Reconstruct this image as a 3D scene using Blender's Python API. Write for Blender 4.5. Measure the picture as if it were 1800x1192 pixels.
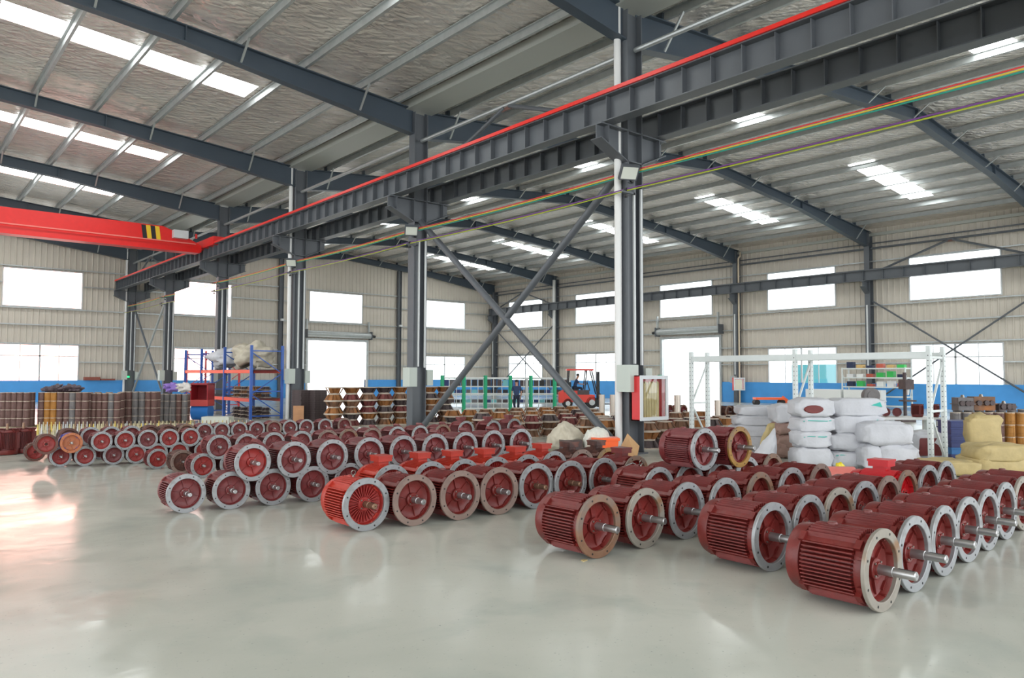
import bpy, math, random
from mathutils import Vector, Matrix, noise
random.seed(7)
PI = math.pi
for o in list(bpy.data.objects): bpy.data.objects.remove(o)
SC = bpy.context.scene
COL = SC.collection

# ------------------------------------------------------------------ camera
FPX, PITCH, YAW, ROLL, CY = 1331.05, .0487, .6994, .0030, 595.35
CAM = Vector((0, 0, 1.6))
FWD = Vector((math.sin(YAW)*math.cos(PITCH), math.cos(YAW)*math.cos(PITCH), math.sin(PITCH)))
RT0 = Vector((math.cos(YAW), -math.sin(YAW), 0)); UP0 = RT0.cross(FWD)
RT = RT0*math.cos(ROLL)+UP0*math.sin(ROLL); UP = UP0*math.cos(ROLL)-RT0*math.sin(ROLL)
cd = bpy.data.cameras.new('camera'); cam = bpy.data.objects.new('camera', cd); COL.objects.link(cam)
m = Matrix((RT, UP, -FWD)).transposed().to_4x4(); m.translation = CAM; cam.matrix_world = m
cd.sensor_fit = 'HORIZONTAL'; cd.sensor_width = 36; cd.lens = 36*FPX/1800
cd.shift_y = (CY-596)/1800*-1*-1; cd.clip_start = .05; cd.clip_end = 400
SC.camera = cam
def on(px, py, ax, v):
    d = FWD+RT*((px-900)/FPX)-UP*((py-CY)/FPX); return CAM+d*((v-CAM[ax])/d[ax])
def dep(px, py, D):                      # the point at distance D along the viewing axis
    return CAM+(FWD+RT*((px-900)/FPX)-UP*((py-CY)/FPX))*D

# ------------------------------------------------------------------ light
SC.view_settings.view_transform = 'Standard'; SC.view_settings.look = 'None'
SC.view_settings.gamma = 1; SC.view_settings.use_curve_mapping = False
SC.view_settings.exposure = 0.55
SC.cycles.use_denoising = True; SC.cycles.max_bounces = 10; SC.cycles.diffuse_bounces = 5
SC.cycles.sample_clamp_indirect = 8
w = bpy.data.worlds.new('sky'); SC.world = w; w.use_nodes = True
nt = w.node_tree; bg = nt.nodes['Background']
bg.inputs[1].default_value = 2.6
# overcast white sky; warm lobe added behind left windows to redden floor and foil
_tc = nt.nodes.new('ShaderNodeTexCoord'); _dp = nt.nodes.new('ShaderNodeVectorMath'); _dp.operation = 'DOT_PRODUCT'
_dp.inputs[1].default_value = Vector((.03, 1, .06)).normalized(); nt.links.new(_tc.outputs['Generated'], _dp.inputs[0])
_mx = nt.nodes.new('ShaderNodeMath'); _mx.operation = 'MAXIMUM'; _mx.inputs[1].default_value = 0; nt.links.new(_dp.outputs['Value'], _mx.inputs[0])
_pw = nt.nodes.new('ShaderNodeMath'); _pw.operation = 'POWER'; _pw.inputs[1].default_value = 36; nt.links.new(_mx.outputs[0], _pw.inputs[0])
_cm = nt.nodes.new('ShaderNodeMix'); _cm.data_type = 'RGBA'; _cm.clamp_factor = True
_cm.inputs[6].default_value = (.93, .97, 1, 1); _cm.inputs[7].default_value = (4.2, 1.7, 1.3, 1)
nt.links.new(_pw.outputs[0], _cm.inputs[0]); nt.links.new(_cm.outputs[2], bg.inputs[0])

# ------------------------------------------------------------------ materials
MATS = {}
def mat(name, col, rough=.5, metal=0, var=0, vs=6, bump=0, bs=20, emit=0, col2=None, c2s=3, c2t=(.45, .6), alpha=None, coat=0, stretch=None, spec=.5):
    if name in MATS: return MATS[name]
    M = bpy.data.materials.new(name); M.use_nodes = True; N = M.node_tree.nodes; L = M.node_tree.links
    b = N['Principled BSDF']; b.inputs['Roughness'].default_value = rough; b.inputs['Metallic'].default_value = metal
    b.inputs['Specular IOR Level'].default_value = spec
    if coat: b.inputs['Coat Weight'].default_value = coat; b.inputs['Coat Roughness'].default_value = .08
    c = (*col, 1); tc = N.new('ShaderNodeTexCoord'); src = tc.outputs['Object']
    if stretch:
        mp = N.new('ShaderNodeMapping'); mp.inputs['Scale'].default_value = stretch; L.new(src, mp.inputs[0]); src = mp.outputs[0]
    out = None
    if var or col2:
        n1 = N.new('ShaderNodeTexNoise'); n1.inputs['Scale'].default_value = vs; n1.inputs['Detail'].default_value = 5; L.new(src, n1.inputs[0])
        r = N.new('ShaderNodeMix'); r.data_type = 'RGBA'
        r.inputs[6].default_value = (*[max(0, x*(1-var)) for x in col], 1); r.inputs[7].default_value = (*[min(1, x*(1+var)) for x in col], 1)
        mr = N.new('ShaderNodeMapRange'); mr.inputs[1].default_value = .3; mr.inputs[2].default_value = .7
        L.new(n1.outputs[0], mr.inputs[0]); L.new(mr.outputs[0], r.inputs[0]); out = r.outputs[2]
        if col2:
            n2 = N.new('ShaderNodeTexNoise'); n2.inputs['Scale'].default_value = c2s; n2.inputs['Detail'].default_value = 6; L.new(src, n2.inputs[0])
            m2 = N.new('ShaderNodeMapRange'); m2.inputs[1].default_value = c2t[0]; m2.inputs[2].default_value = c2t[1]; L.new(n2.outputs[0], m2.inputs[0])
            r2 = N.new('ShaderNodeMix'); r2.data_type = 'RGBA'; L.new(m2.outputs[0], r2.inputs[0]); L.new(out, r2.inputs[6]); r2.inputs[7].default_value = (*col2, 1); out = r2.outputs[2]
        L.new(out, b.inputs['Base Color'])
    else: b.inputs['Base Color'].default_value = c
    if emit: b.inputs['Emission Color'].default_value = c; b.inputs['Emission Strength'].default_value = emit
    if bump:
        n3 = N.new('ShaderNodeTexNoise'); n3.inputs['Scale'].default_value = bs; n3.inputs['Detail'].default_value = 4; L.new(src, n3.inputs[0])
        bp = N.new('ShaderNodeBump'); bp.inputs['Strength'].default_value = bump; bp.inputs['Distance'].default_value = .02; L.new(n3.outputs[0], bp.inputs['Height']); L.new(bp.outputs[0], b.inputs['Normal'])
    if alpha is not None: b.inputs['Alpha'].default_value = alpha
    MATS[name] = M; return M
def S(r, g, b): return tuple(((x/255)/12.92 if x/255 <= .04045 else ((x/255+.055)/1.055)**2.4) for x in (r, g, b))

M_red = mat('motor dark red', S(108, 33, 29), .42, var=.16, vs=9, bump=.1, bs=60, col2=S(96, 42, 38), c2s=5, c2t=(.52, .75))
M_red2 = mat('motor maroon red', S(112, 43, 44), .42, var=.16, vs=9, bump=.12, bs=60)
M_orange = mat('motor orange red', S(172, 48, 32), .42, var=.1, vs=9, bump=.1, bs=60)
M_bright = mat('motor bright red', S(186, 24, 32), .35, var=.06)
M_inner = mat('motor inner bright red', S(146, 40, 36), .45, var=.1)
M_blue = mat('motor blue', S(52, 60, 150), .4, var=.1)
M_brown = mat('rusty motor brown', S(104, 66, 56), .6, var=.2, vs=8, col2=S(70, 48, 44), c2s=6, bump=.2)
M_flg = mat('machined grey flange', S(150, 152, 154), .42, .35, var=.1, vs=10, col2=S(124, 122, 120), c2s=8, c2t=(.5, .7))
M_flr = mat('part rusted flange', S(146, 140, 130), .5, .25, var=.1, vs=10, col2=S(134, 96, 60), c2s=3, c2t=(.5, .62))
M_flb = mat('rust brown flange', S(132, 98, 76), .55, .15, var=.15, vs=10, col2=S(120, 105, 95), c2s=4)
M_fly = mat('ochre rusted flange', S(158, 120, 56), .55, .1, var=.15, vs=8, col2=S(128, 104, 80), c2s=4)
M_flt = mat('dusty brown flange', S(138, 118, 108), .55, .15, var=.1, vs=8, col2=S(120, 100, 92), c2s=4)
M_steel = mat('bright shaft steel', S(176, 176, 176), .36, .9)
M_steelr = mat('rusted shaft steel', S(140, 112, 92), .4, .7, var=.25, vs=14)
M_dark = mat('dark hole', (.012, .012, .012), .7)
M_bolt = mat('bolt zinc', S(150, 145, 138), .35, .9)
M_slate = mat('slate grey structural paint', S(89, 93, 98), .42, var=.05, vs=2)
M_slated = mat('slate grey rafter paint', S(64, 75, 86), .45, var=.04, vs=2)
M_galv = mat('galvanized steel', S(176, 180, 180), .38, .5, var=.08, vs=5)
M_pvc = mat('white plastic pipe', S(222, 222, 220), .35)
M_conduit = mat('pale conduit', S(205, 208, 208), .35)
M_box = mat('grey green box enamel', S(186, 194, 186), .4)
M_redrail = mat('red power rail', S(225, 40, 30), .35)
M_crane = mat('crane red', S(224, 34, 30), .35, var=.04)
M_yel = mat('warning yellow', S(232, 196, 40), .4)
M_blk = mat('black paint', S(28, 28, 30), .45)
M_wblue = mat('blue painted wall', S(74, 156, 226), .5, var=.05, vs=2)
M_white = mat('white paint', S(225, 226, 224), .4)
M_alu = mat('window frame white', S(205, 208, 210), .4)
M_gut = mat('valley gutter sheet', S(176, 178, 172), .45, .2)
M_rackw = mat('white rack enamel', S(214, 220, 218), .38, var=.03)
M_rackb = mat('blue rack enamel', S(52, 94, 176), .4)
M_racko = mat('orange rack enamel', S(236, 84, 50), .4)
M_cast = mat('rusty cast iron', S(122, 88, 66), .65, .1, var=.22, vs=6, col2=S(160, 100, 50), c2s=2.2, c2t=(.5, .65), bump=.2)
M_castd = mat('dark cast iron', S(84, 72, 72), .6, .2, var=.2, vs=6, bump=.2)
M_castedge = mat('machined rim of casting', S(186, 172, 156), .5, .3, var=.15, vs=8)
M_stat = mat('laminated core brown', S(104, 76, 70), .6, .15, var=.14, vs=5, bump=.15)
M_staty = mat('laminated core ochre', S(164, 112, 46), .6, .1, var=.16, vs=5, bump=.15)
M_statg = mat('laminated core grey', S(112, 108, 108), .6, .2, var=.14, vs=5, bump=.15)
M_pallet = mat('pale pallet wood', S(196, 184, 150), .7, var=.15, vs=4)
M_bag = mat('white woven sack', S(196, 197, 202), .6, var=.06, vs=4, bump=.8, bs=7)
M_bagt = mat('teal print on sack', S(60, 178, 165), .6)
M_bagb = mat('brown paper sack', S(160, 130, 120), .6, var=.12, bump=.35, bs=14)
M_tan = mat('tan paper sack', S(186, 166, 116), .62, var=.1, bump=.8, bs=6)
M_tarp = mat('cream tarpaulin', S(190, 182, 164), .6, var=.1, bump=1, bs=5)
M_cotton = mat('white cotton waste', S(228, 228, 218), .9, bump=1, bs=60)
M_plast = mat('orange plastic', S(246, 100, 40), .4)
M_card = mat('brown cardboard', S(190, 152, 108), .7, var=.05)
M_green = mat('green paint', S(28, 168, 118), .4)
M_navy = mat('navy workwear', S(48, 66, 100), .8)
M_trous = mat('dark trousers', S(34, 42, 62), .8)
M_skin = mat('skin', S(196, 148, 120), .5)
M_hair = mat('black hair', S(30, 26, 26), .5)
M_bluec = mat('dark blue crates', S(42, 54, 110), .5, var=.15)
M_tyre = mat('tyre rubber', S(40, 38, 38), .7)
M_wood = mat('wood board', S(190, 140, 100), .6, var=.1)
M_asph = mat('outdoor concrete', S(190, 190, 186), .8)
M_teal = mat('teal sheet building', S(70, 150, 160), .6)

# glass: thin clear pane
G_ = bpy.data.materials.new('clear window glass'); G_.use_nodes = True
n = G_.node_tree.nodes; l = G_.node_tree.links; n.remove(n['Principled BSDF'])
tr = n.new('ShaderNodeBsdfTransparent'); tr.inputs[0].default_value = (.97, .985, .98, 1)
gl = n.new('ShaderNodeBsdfGlossy'); gl.inputs['Roughness'].default_value = .02; mx = n.new('ShaderNodeMixShader'); mx.inputs[0].default_value = .06
l.new(tr.outputs[0], mx.inputs[1]); l.new(gl.outputs[0], mx.inputs[2]); l.new(mx.outputs[0], n['Material Output'].inputs[0])
M_glass = G_

# translucent roof light panel, lit by daylight
M_sky = bpy.data.materials.new('roof light panel'); M_sky.use_nodes = True
b = M_sky.node_tree.nodes['Principled BSDF']; b.inputs['Base Color'].default_value = (.9, .95, .95, 1)
b.inputs['Emission Color'].default_value = (.96, 1, .99, 1); b.inputs['Emission Strength'].default_value = 9

# floor: polished concrete
def floor_mat():
    M = bpy.data.materials.new('polished grey green concrete'); M.use_nodes = True; N = M.node_tree.nodes; L = M.node_tree.links
    b = N['Principled BSDF']; tc = N.new('ShaderNodeTexCoord')
    def noi(s, d=5, dist=0):
        k = N.new('ShaderNodeTexNoise'); k.inputs['Scale'].default_value = s; k.inputs['Detail'].default_value = d; k.inputs['Distortion'].default_value = dist
        L.new(tc.outputs['Object'], k.inputs[0]); return k.outputs[0]
    def mr(x, a, b_, c, d):
        k = N.new('ShaderNodeMapRange'); k.inputs[1].default_value = a; k.inputs[2].default_value = b_; k.inputs[3].default_value = c; k.inputs[4].default_value = d; L.new(x, k.inputs[0]); return k.outputs[0]
    def mix(f, a, c):
        k = N.new('ShaderNodeMix'); k.data_type = 'RGBA'; L.new(f, k.inputs[0])
        for i, v in ((6, a), (7, c)):
            if isinstance(v, tuple): k.inputs[i].default_value = (*v, 1)
            else: L.new(v, k.inputs[i])
        return k.outputs[2]
    c = mix(mr(noi(.45, 6, .6), .35, .65, 0, 1), S(181, 183, 173), S(197, 197, 187))
    c = mix(mr(noi(1.4, 9, .4), .52, .74, 0, .6), c, S(160, 168, 160))
    c = mix(mr(noi(38, 3), .66, .74, 0, .5), c, S(120, 128, 124))
    L.new(c, b.inputs['Base Color'])
    L.new(mr(noi(1.3, 6, 1), .3, .7, .10, .24), b.inputs['Roughness']); b.inputs['Specular IOR Level'].default_value = .12
    bp = N.new('ShaderNodeBump'); bp.inputs['Strength'].default_value = .16; bp.inputs['Distance'].default_value = .02
    L.new(noi(2.2, 3, .5), bp.inputs['Height']); L.new(bp.outputs[0], b.inputs['Normal'])
    return M
M_floor = floor_mat()
# foil insulation under the roof: wrinkled metal film behind a wire mesh
def foil_mat():
    M = bpy.data.materials.new('wrinkled foil insulation'); M.use_nodes = True; N = M.node_tree.nodes; L = M.node_tree.links
    b = N['Principled BSDF']; tc = N.new('ShaderNodeTexCoord'); b.inputs['Metallic'].default_value = .72; b.inputs['Roughness'].default_value = .25
    mp = N.new('ShaderNodeMapping'); mp.inputs['Scale'].default_value = (1.5, 2.4, 1); L.new(tc.outputs['Object'], mp.inputs[0])
    n1 = N.new('ShaderNodeTexNoise'); n1.inputs['Scale'].default_value = 1.3; n1.inputs['Detail'].default_value = 6; n1.inputs['Roughness'].default_value = .55; n1.inputs['Distortion'].default_value = .8; L.new(mp.outputs[0], n1.inputs[0])
    w1 = N.new('ShaderNodeTexWave'); w1.bands_direction = 'DIAGONAL'; w1.inputs['Scale'].default_value = 2.2; w1.inputs['Distortion'].default_value = 5; w1.inputs['Detail'].default_value = 3; L.new(tc.outputs['Object'], w1.inputs[0])
    w2 = N.new('ShaderNodeMath'); w2.operation = 'MULTIPLY'; w2.inputs[1].default_value = .06; L.new(w1.outputs[1], w2.inputs[0])
    a = N.new('ShaderNodeMath'); L.new(n1.outputs[0], a.inputs[0]); L.new(w2.outputs[0], a.inputs[1])
    bp = N.new('ShaderNodeBump'); bp.inputs['Strength'].default_value = .95; bp.inputs['Distance'].default_value = .2; L.new(a.outputs[0], bp.inputs['Height']); L.new(bp.outputs[0], b.inputs['Normal'])
    n2 = N.new('ShaderNodeTexNoise'); n2.inputs['Scale'].default_value = .5; n2.inputs['Detail'].default_value = 4; L.new(tc.outputs['Object'], n2.inputs[0])
    r = N.new('ShaderNodeMix'); r.data_type = 'RGBA'; r.inputs[6].default_value = (*S(222, 212, 205), 1); r.inputs[7].default_value = (*S(248, 244, 238), 1); L.new(n2.outputs[0], r.inputs[0]); L.new(r.outputs[2], b.inputs['Base Color'])
    return M
M_foil = foil_mat()
M_clad = mat('beige wall sheet', S(199, 191, 179), .5, var=.03, vs=1.5)

# ------------------------------------------------------------------ mesh helper
class MB:
    def __init__(s): s.v = []; s.f = []; s.mi = []; s.c = 0
    def add(s, vs, fs):
        k = len(s.v); s.v += [tuple(v) for v in vs]; s.f += [tuple(i+k for i in f) for f in fs]; s.mi += [s.c]*len(fs); return s
    def m(s, i): s.c = i; return s
    def box(s, a, b, R=None, o=None):
        (x0, y0, z0), (x1, y1, z1) = a, b
        vs = [Vector(p) for p in ((x0, y0, z0), (x1, y0, z0), (x1, y1, z0), (x0, y1, z0), (x0, y0, z1), (x1, y0, z1), (x1, y1, z1), (x0, y1, z1))]
        if R is not None: vs = [R @ p for p in vs]
        if o is not None: vs = [p+Vector(o) for p in vs]
        return s.add(vs, [(0, 3, 2, 1), (4, 5, 6, 7), (0, 1, 5, 4), (1, 2, 6, 5), (2, 3, 7, 6), (3, 0, 4, 7)])
    def bar(s, p0, p1, w_, h, up=(0, 0, 1)):
        p0, p1 = Vector(p0), Vector(p1); d = (p1-p0).normalized(); u = Vector(up)
        if abs(d.dot(u)) > .99: u = Vector((1, 0, 0))
        x = d.cross(u).normalized()*(w_/2); z = x.cross(d).normalized()*(h/2)
        vs = [q+i*x+j*z for q in (p0, p1) for i, j in ((-1, -1), (1, -1), (1, 1), (-1, 1))]
        return s.add(vs, [(0, 1, 2, 3), (7, 6, 5, 4), (0, 4, 5, 1), (1, 5, 6, 2), (2, 6, 7, 3), (3, 7, 4, 0)])
    def cyl(s, p0, p1, r0, r1=None, n=16, caps=True):
        r1 = r0 if r1 is None else r1; p0, p1 = Vector(p0), Vector(p1); d = (p1-p0).normalized()
        u = Vector((0, 0, 1)) if abs(d.z) < .9 else Vector((1, 0, 0)); x = d.cross(u).normalized(); y = d.cross(x)
        vs = [q+(x*math.cos(2*PI*i/n)+y*math.sin(2*PI*i/n))*r for q, r in ((p0, r0), (p1, r1)) for i in range(n)]
        fs = [(i, (i+1) % n, n+(i+1) % n, n+i) for i in range(n)]
        if caps: fs += [tuple(range(n))[::-1], tuple(range(n, 2*n))]
        return s.add(vs, fs)
    def lathe(s, prof, n=40, c=(0, 0, 0), ax='y', a0=0, a1=2*PI):
        full = abs(a1-a0-2*PI) < 1e-6; k = n if full else n+1; vs = []
        for r, t in prof:
            for i in range(k):
                a = a0+(a1-a0)*i/n; x, z = r*math.cos(a), r*math.sin(a)
                vs.append((c[0]+x, c[1]+t, c[2]+z) if ax == 'y' else (c[0]+x, c[1]+z, c[2]+t) if ax == 'z' else (c[0]+t, c[1]+x, c[2]+z))
        fs = []
        for j in range(len(prof)-1):
            for i in range(n):
                a, b_ = j*k+i, j*k+((i+1) % k); fs.append((a, b_, b_+k, a+k))
        return s.add(vs, fs)
    def tube(s, pts, r, n=8):
        pts = [Vector(p) for p in pts]; vs = []; fs = []
        for j, p in enumerate(pts):
            d = (pts[min(j+1, len(pts)-1)]-pts[max(j-1, 0)]).normalized(); u = Vector((0, 0, 1)) if abs(d.z) < .9 else Vector((1, 0, 0))
            x = d.cross(u).normalized(); y = d.cross(x)
            vs += [p+(x*math.cos(2*PI*i/n)+y*math.sin(2*PI*i/n))*r for i in range(n)]
            if j: fs += [((j-1)*n+i, (j-1)*n+(i+1) % n, j*n+(i+1) % n, j*n+i) for i in range(n)]
        fs += [tuple(range(n))[::-1], tuple(range(len(vs)-n, len(vs)))]
        return s.add(vs, fs)
    def prism(s, poly, t0, t1, ax='x'):       # poly in the two other axes
        def P(a, b_, t): return (t, a, b_) if ax == 'x' else (a, t, b_) if ax == 'y' else (a, b_, t)
        n = len(poly); vs = [P(*p, t) for t in (t0, t1) for p in poly]
        return s.add(vs, [tuple(range(n))[::-1], tuple(range(n, 2*n))]+[(i, (i+1) % n, n+(i+1) % n, n+i) for i in range(n)])
    def mesh(s, name, mats, smooth=35):
        me = bpy.data.meshes.new(name); me.from_pydata(s.v, [], s.f)
        for q in (mats if isinstance(mats, (list, tuple)) else [mats]): me.materials.append(q)
        if any(s.mi): me.polygons.foreach_set('material_index', s.mi)
        me.validate(); import bmesh
        bm = bmesh.new(); bm.from_mesh(me); bmesh.ops.recalc_face_normals(bm, faces=bm.faces); bm.to_mesh(me); bm.free()
        if smooth:
            me.polygons.foreach_set('use_smooth', [True]*len(me.polygons)); me.set_sharp_from_angle(angle=math.radians(smooth))
        return me
    def build(s, name, mats, parent=None, smooth=35, **k): return put(name, s.mesh(name, mats, smooth), parent, **k)
def put(name, me, parent=None, loc=None, rz=0, mt=None, label=None, cat=None, group=None, kind=None, sc=None, rot=None):
    o = bpy.data.objects.new(name, me); COL.objects.link(o)
    if parent: o.parent = parent
    if loc is not None: o.location = loc
    if rot is not None: o.rotation_euler = rot
    elif rz: o.rotation_euler = (0, 0, rz)
    if sc is not None: o.scale = sc if isinstance(sc, (tuple, list)) else (sc,)*3
    if mt is not None and me: o.material_slots[0].link = 'OBJECT'; o.material_slots[0].material = mt
    if label: o['label'] = label
    if cat: o['category'] = cat
    if group: o['group'] = group
    if kind: o['kind'] = kind
    return o
def root(name, loc, label, cat, group=None, rz=0, **k):
    return put(name, None, loc=loc, rz=rz, label=label, cat=cat, group=group, **k)
ORD = 'first second third fourth fifth sixth seventh eighth ninth tenth eleventh twelfth thirteenth fourteenth fifteenth sixteenth seventeenth eighteenth nineteenth twentieth'.split()
ORD += ['twenty-'+x for x in ORD[:9]]+['thirtieth']+['thirty-'+x for x in ORD[:9]]

# ------------------------------------------------------------------ layout constants
XC, GY, BAY, WID = 11.985, 50.923, 8.1, 28.75
XW = XC+WID
def ROW(k): return GY-(6-k)*BAY-(.36 if k == 6 else 0)
XR = XC+WID/2; XL = XC-WID/2
def roofz(X):           # top of the rafters
    if X >= XC: return 9.32+.085*min(X-XC, XW-X)
    return 9.32+.085*min(XC-X, X-(XC-WID))
PURL = .2
Y0 = -9.0
XLL = XC-WID

# ------------------------------------------------------------------ setting: floor, walls, ceiling
MB().box((XLL-.5, Y0-3, -.12), (XW+.15, GY+.15, 0)).build('floor', M_floor, smooth=0, kind='structure')
MB().box((XLL-60, -30, -.3), (XW+60, GY+60, -.13)).build('ground', M_asph, smooth=0, kind='structure')

def clad(mb, along, fixed, u0, u1, z0, z1, inward):
    # vertical ribbed sheet; ribs of trapezoid profile every .3 m
    if u1-u0 < .02 or (not callable(z1) and z1-z0 < .02): return
    prof = []; u = math.floor(u0/.3)*.3
    while u < u1+.3:
        for du, d in ((0, 0), (.20, 0), (.22, .035), (.27, .035), (.29, 0)):
            if u0 <= u+du <= u1: prof.append((u+du, d))
        u += .3
    prof = [(u0, prof[0][1] if prof else 0)]+prof+[(u1, prof[-1][1] if prof else 0)]
    vs = []; fs = []
    for i, (u, d) in enumerate(prof):
        zt = z1(u) if callable(z1) else z1
        for z in (z0, zt):
            vs.append((u, fixed+inward*-d, z) if along == 'x' else (fixed+inward*-d, u, z))
        if i: fs.append((2*i-2, 2*i, 2*i+1, 2*i-1))
    mb.add(vs, fs)
WZ = 1.24
# openings: (u0, u1, z0, z1)
def wall_with(name, along, fixed, ua, ub, ztop, openings, inward):
    mb = MB(); cuts = sorted({ua, ub} | {o[0] for o in openings} | {o[1] for o in openings})
    cuts = [c for c in cuts if ua <= c <= ub]
    for a, b_ in zip(cuts, cuts[1:]):
        ops = sorted([(o[2], o[3]) for o in openings if o[0] < (a+b_)/2 < o[1]]); z = WZ
        for z0, z1 in ops:
            if z0 > z: clad(mb, along, fixed, a, b_, z, z0, inward)
            z = z1
        clad(mb, along, fixed, a, b_, z, ztop, inward)
    mb.build(name, M_clad, smooth=0, kind='structure')
gw_up = [(5.4, 9.3), (14.55, 18.15), (23.82, 28.0), (33.6, 37.6), (-4.2, -.2)]
OP_G = [(a, b_, 5.5, 7.6) for a, b_ in gw_up]+[(5.34, 9.2, WZ, 3.27), (14.65, 18.12, WZ, 3.25), (33.62, 37.63, WZ, 3.1), (-4.2, -.2, WZ, 3.27), (23.66, 28.34, 0, 4.08)]
def bayc(k): return (ROW(k)+ROW(k+1))/2
OP_R = [(bayc(k)-2.05, bayc(k)+2.05, 5.55, 7.7) for k in range(-1, 6)]+[(bayc(k)-2.05, bayc(k)+2.05, WZ, 3.2) for k in (-1, 0, 1, 2, 4, 5)]+[(28.0, 32.5, 0, 4.05)]
wall_with('wall_back', 'x', GY, XLL, XW, lambda x: roofz(x)+PURL, OP_G, 1)
wall_with('wall_right', 'y', XW, Y0, GY, 9.56, OP_R, 1)
mb = MB()
for a, b_ in ((XLL, 23.66), (28.34, XW)): mb.box((a, GY-.12, 0), (b_, GY+.1, WZ))
mb.build('wall_back', M_wblue, smooth=0, kind='structure')
mb = MB()
for a, b_ in ((Y0, 28.0), (32.5, GY-.12)): mb.box((XW-.12, a, 0), (XW+.1, b_, WZ))
mb.build('wall_right', M_wblue, smooth=0, kind='structure')
# windows: frame, mullions, glass
wn = 0
def window(along, fixed, u0, u1, z0, z1, mull):
    global wn
    wn += 1; sgn = -1
    def bx(mb, ua, ub, za, zb, d0=-.06, d1=.02):
        if along == 'x': mb.box((ua, fixed+d0, za), (ub, fixed+d1, zb))
        else: mb.box((fixed+d0, ua, za), (fixed+d1, ub, zb))
    fr = MB(); t = .06
    bx(fr, u0-t, u1+t, z1, z1+t); bx(fr, u0-t, u1+t, z0-t, z0); bx(fr, u0-t, u0, z0, z1); bx(fr, u1, u1+t, z0, z1)
    W = fr.build('window_%d' % wn, M_alu, smooth=0, kind='structure')
    if mull:
        zm = z1-.62; mm = MB()
        bx(mm, u0, u1, zm-.03, zm+.03, -.03, .01); bx(mm, (u0+u1)/2-.05, (u0+u1)/2+.05, z0, z1, -.03, .01)
        for q in (.25, .75): bx(mm, u0+(u1-u0)*q-.02, u0+(u1-u0)*q+.02, z0, z1, -.02, .01)
        mm.build('mullion', M_alu, W, smooth=0)
    g = MB(); bx(g, u0, u1, z0, z1, -.012, -.004); g.build('pane', M_glass, W, smooth=0)
for o in OP_G:
    if o[2] > .1: window('x', GY, *o, o[2] < 3)
for o in OP_R:
    if o[2] > .1 and o[0] > -2: window('y', XW, *o, o[2] < 3)
# doors: jambs and lintel
dn = 0
for along, fx, a, b_, zt in (('x', GY, 23.66, 28.34, 4.08), ('y', XW, 28.0, 32.5, 4.05)):
    dn += 1; mb = MB()
    for ua, ub, za, zb in ((a-.16, a, 0, zt+.15), (b_, b_+.16, 0, zt+.15), (a, b_, zt, zt+.15)):
        if along == 'x': mb.box((ua, fx-.2, za), (ub, fx+.05, zb))
        else: mb.box((fx-.2, ua, za), (fx+.05, ub, zb))
    mb.build('door_%d' % dn, M_galv, smooth=0, kind='structure')
# ceiling (foil under the roof sheets) with the openings of the roof lights
SKY = []
for y in (13.4, 21.55, 30.3, 38.0, 46.2): SKY.append((2.0, 8.15, y-.55, y+.55))
for y in (6.9, 14.3, 22.0, 30.1, 38.0, 46.0): SKY.append((30.65, 36.7, y-.52, y+.52)); SKY.append((20.3, 22.7, y-.52, y+.52))
mb = MB()
xb = sorted({XLL, XL, XC, XR, XW} | {q for s_ in SKY for q in s_[:2]}); yb = sorted({Y0, GY} | {q for s_ in SKY for q in s_[2:]})
nx = []
for a, b_ in zip(xb, xb[1:]):
    for c, d in zip(yb, yb[1:]):
        mx_, my_ = (a+b_)/2, (c+d)/2
        if any(s_[0] < mx_ < s_[1] and s_[2] < my_ < s_[3] for s_ in SKY): continue
        mb.add([(a, c, roofz(a)+PURL), (b_, c, roofz(b_)+PURL), (b_, d, roofz(b_)+PURL), (a, d, roofz(a)+PURL)], [(0, 1, 2, 3)])
ceil = mb.build('ceiling', M_foil, smooth=0, kind='structure')
for i, (a, b_, c, d) in enumerate(SKY):
    side = 'left hall' if b_ < XC else ('right hall, far slope' if a > XR else 'right hall, near slope')
    mb = MB(); e = .02
    for x0, x1 in ([(a, b_)]):
        mb.add([(x0, c, roofz(x0)+PURL+e), (x1, c, roofz(x1)+PURL+e), (x1, d, roofz(x1)+PURL+e), (x0, d, roofz(x0)+PURL+e)], [(0, 1, 2, 3)])
    mb.build('window_%d' % (40+i), M_sky, smooth=0, kind='structure')

# ------------------------------------------------------------------ steel frame
def ibeam(mb, p0, p1, d0, d1, bf=.26, tf=.03, tw=.03):
    """I section between two points of its top edge, in an X-Z plane or along Y; depth d0 to d1 downward"""
    p0, p1 = Vector(p0), Vector(p1); d = (p1-p0).normalized(); x = d.cross(Vector((0, 0, 1))).normalized()
    def hexa(a, b_, c, e, hw):  # a,b top points ; c,e bottom points
        vs = []
        for q in (a, b_, e, c): vs += [q-x*hw, q+x*hw]
        mb.add(vs, [(0, 1, 3, 2), (2, 3, 5, 4), (4, 5, 7, 6), (6, 7, 1, 0), (0, 2, 4, 6), (1, 7, 5, 3)])
    z = Vector((0, 0, 1)); q0, q1 = p0-z*d0, p1-z*d1
    hexa(p0, p1, p0-z*tf, p1-z*tf, bf/2); hexa(q0+z*tf, q1+z*tf, q0, q1, bf/2); hexa(p0-z*tf, p1-z*tf, q0+z*tf, q1+z*tf, tw/2)
PX_L = [10.0, 8.35, 6.7, 5.07, 3.45, 1.83, .2, -1.4]
PX_R = [XC+1.05+1.62*i for i in range(17)]
def colmesh(h, dx=.46, wy=.30):
    mb = MB(); t = .025
    mb.box((-dx/2, -wy/2, 0), (-dx/2+t, wy/2, h)).box((dx/2-t, -wy/2, 0), (dx/2, wy/2, h)).box((-dx/2+t, -.012, 0), (dx/2-t, .012, h))
    return mb
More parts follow.
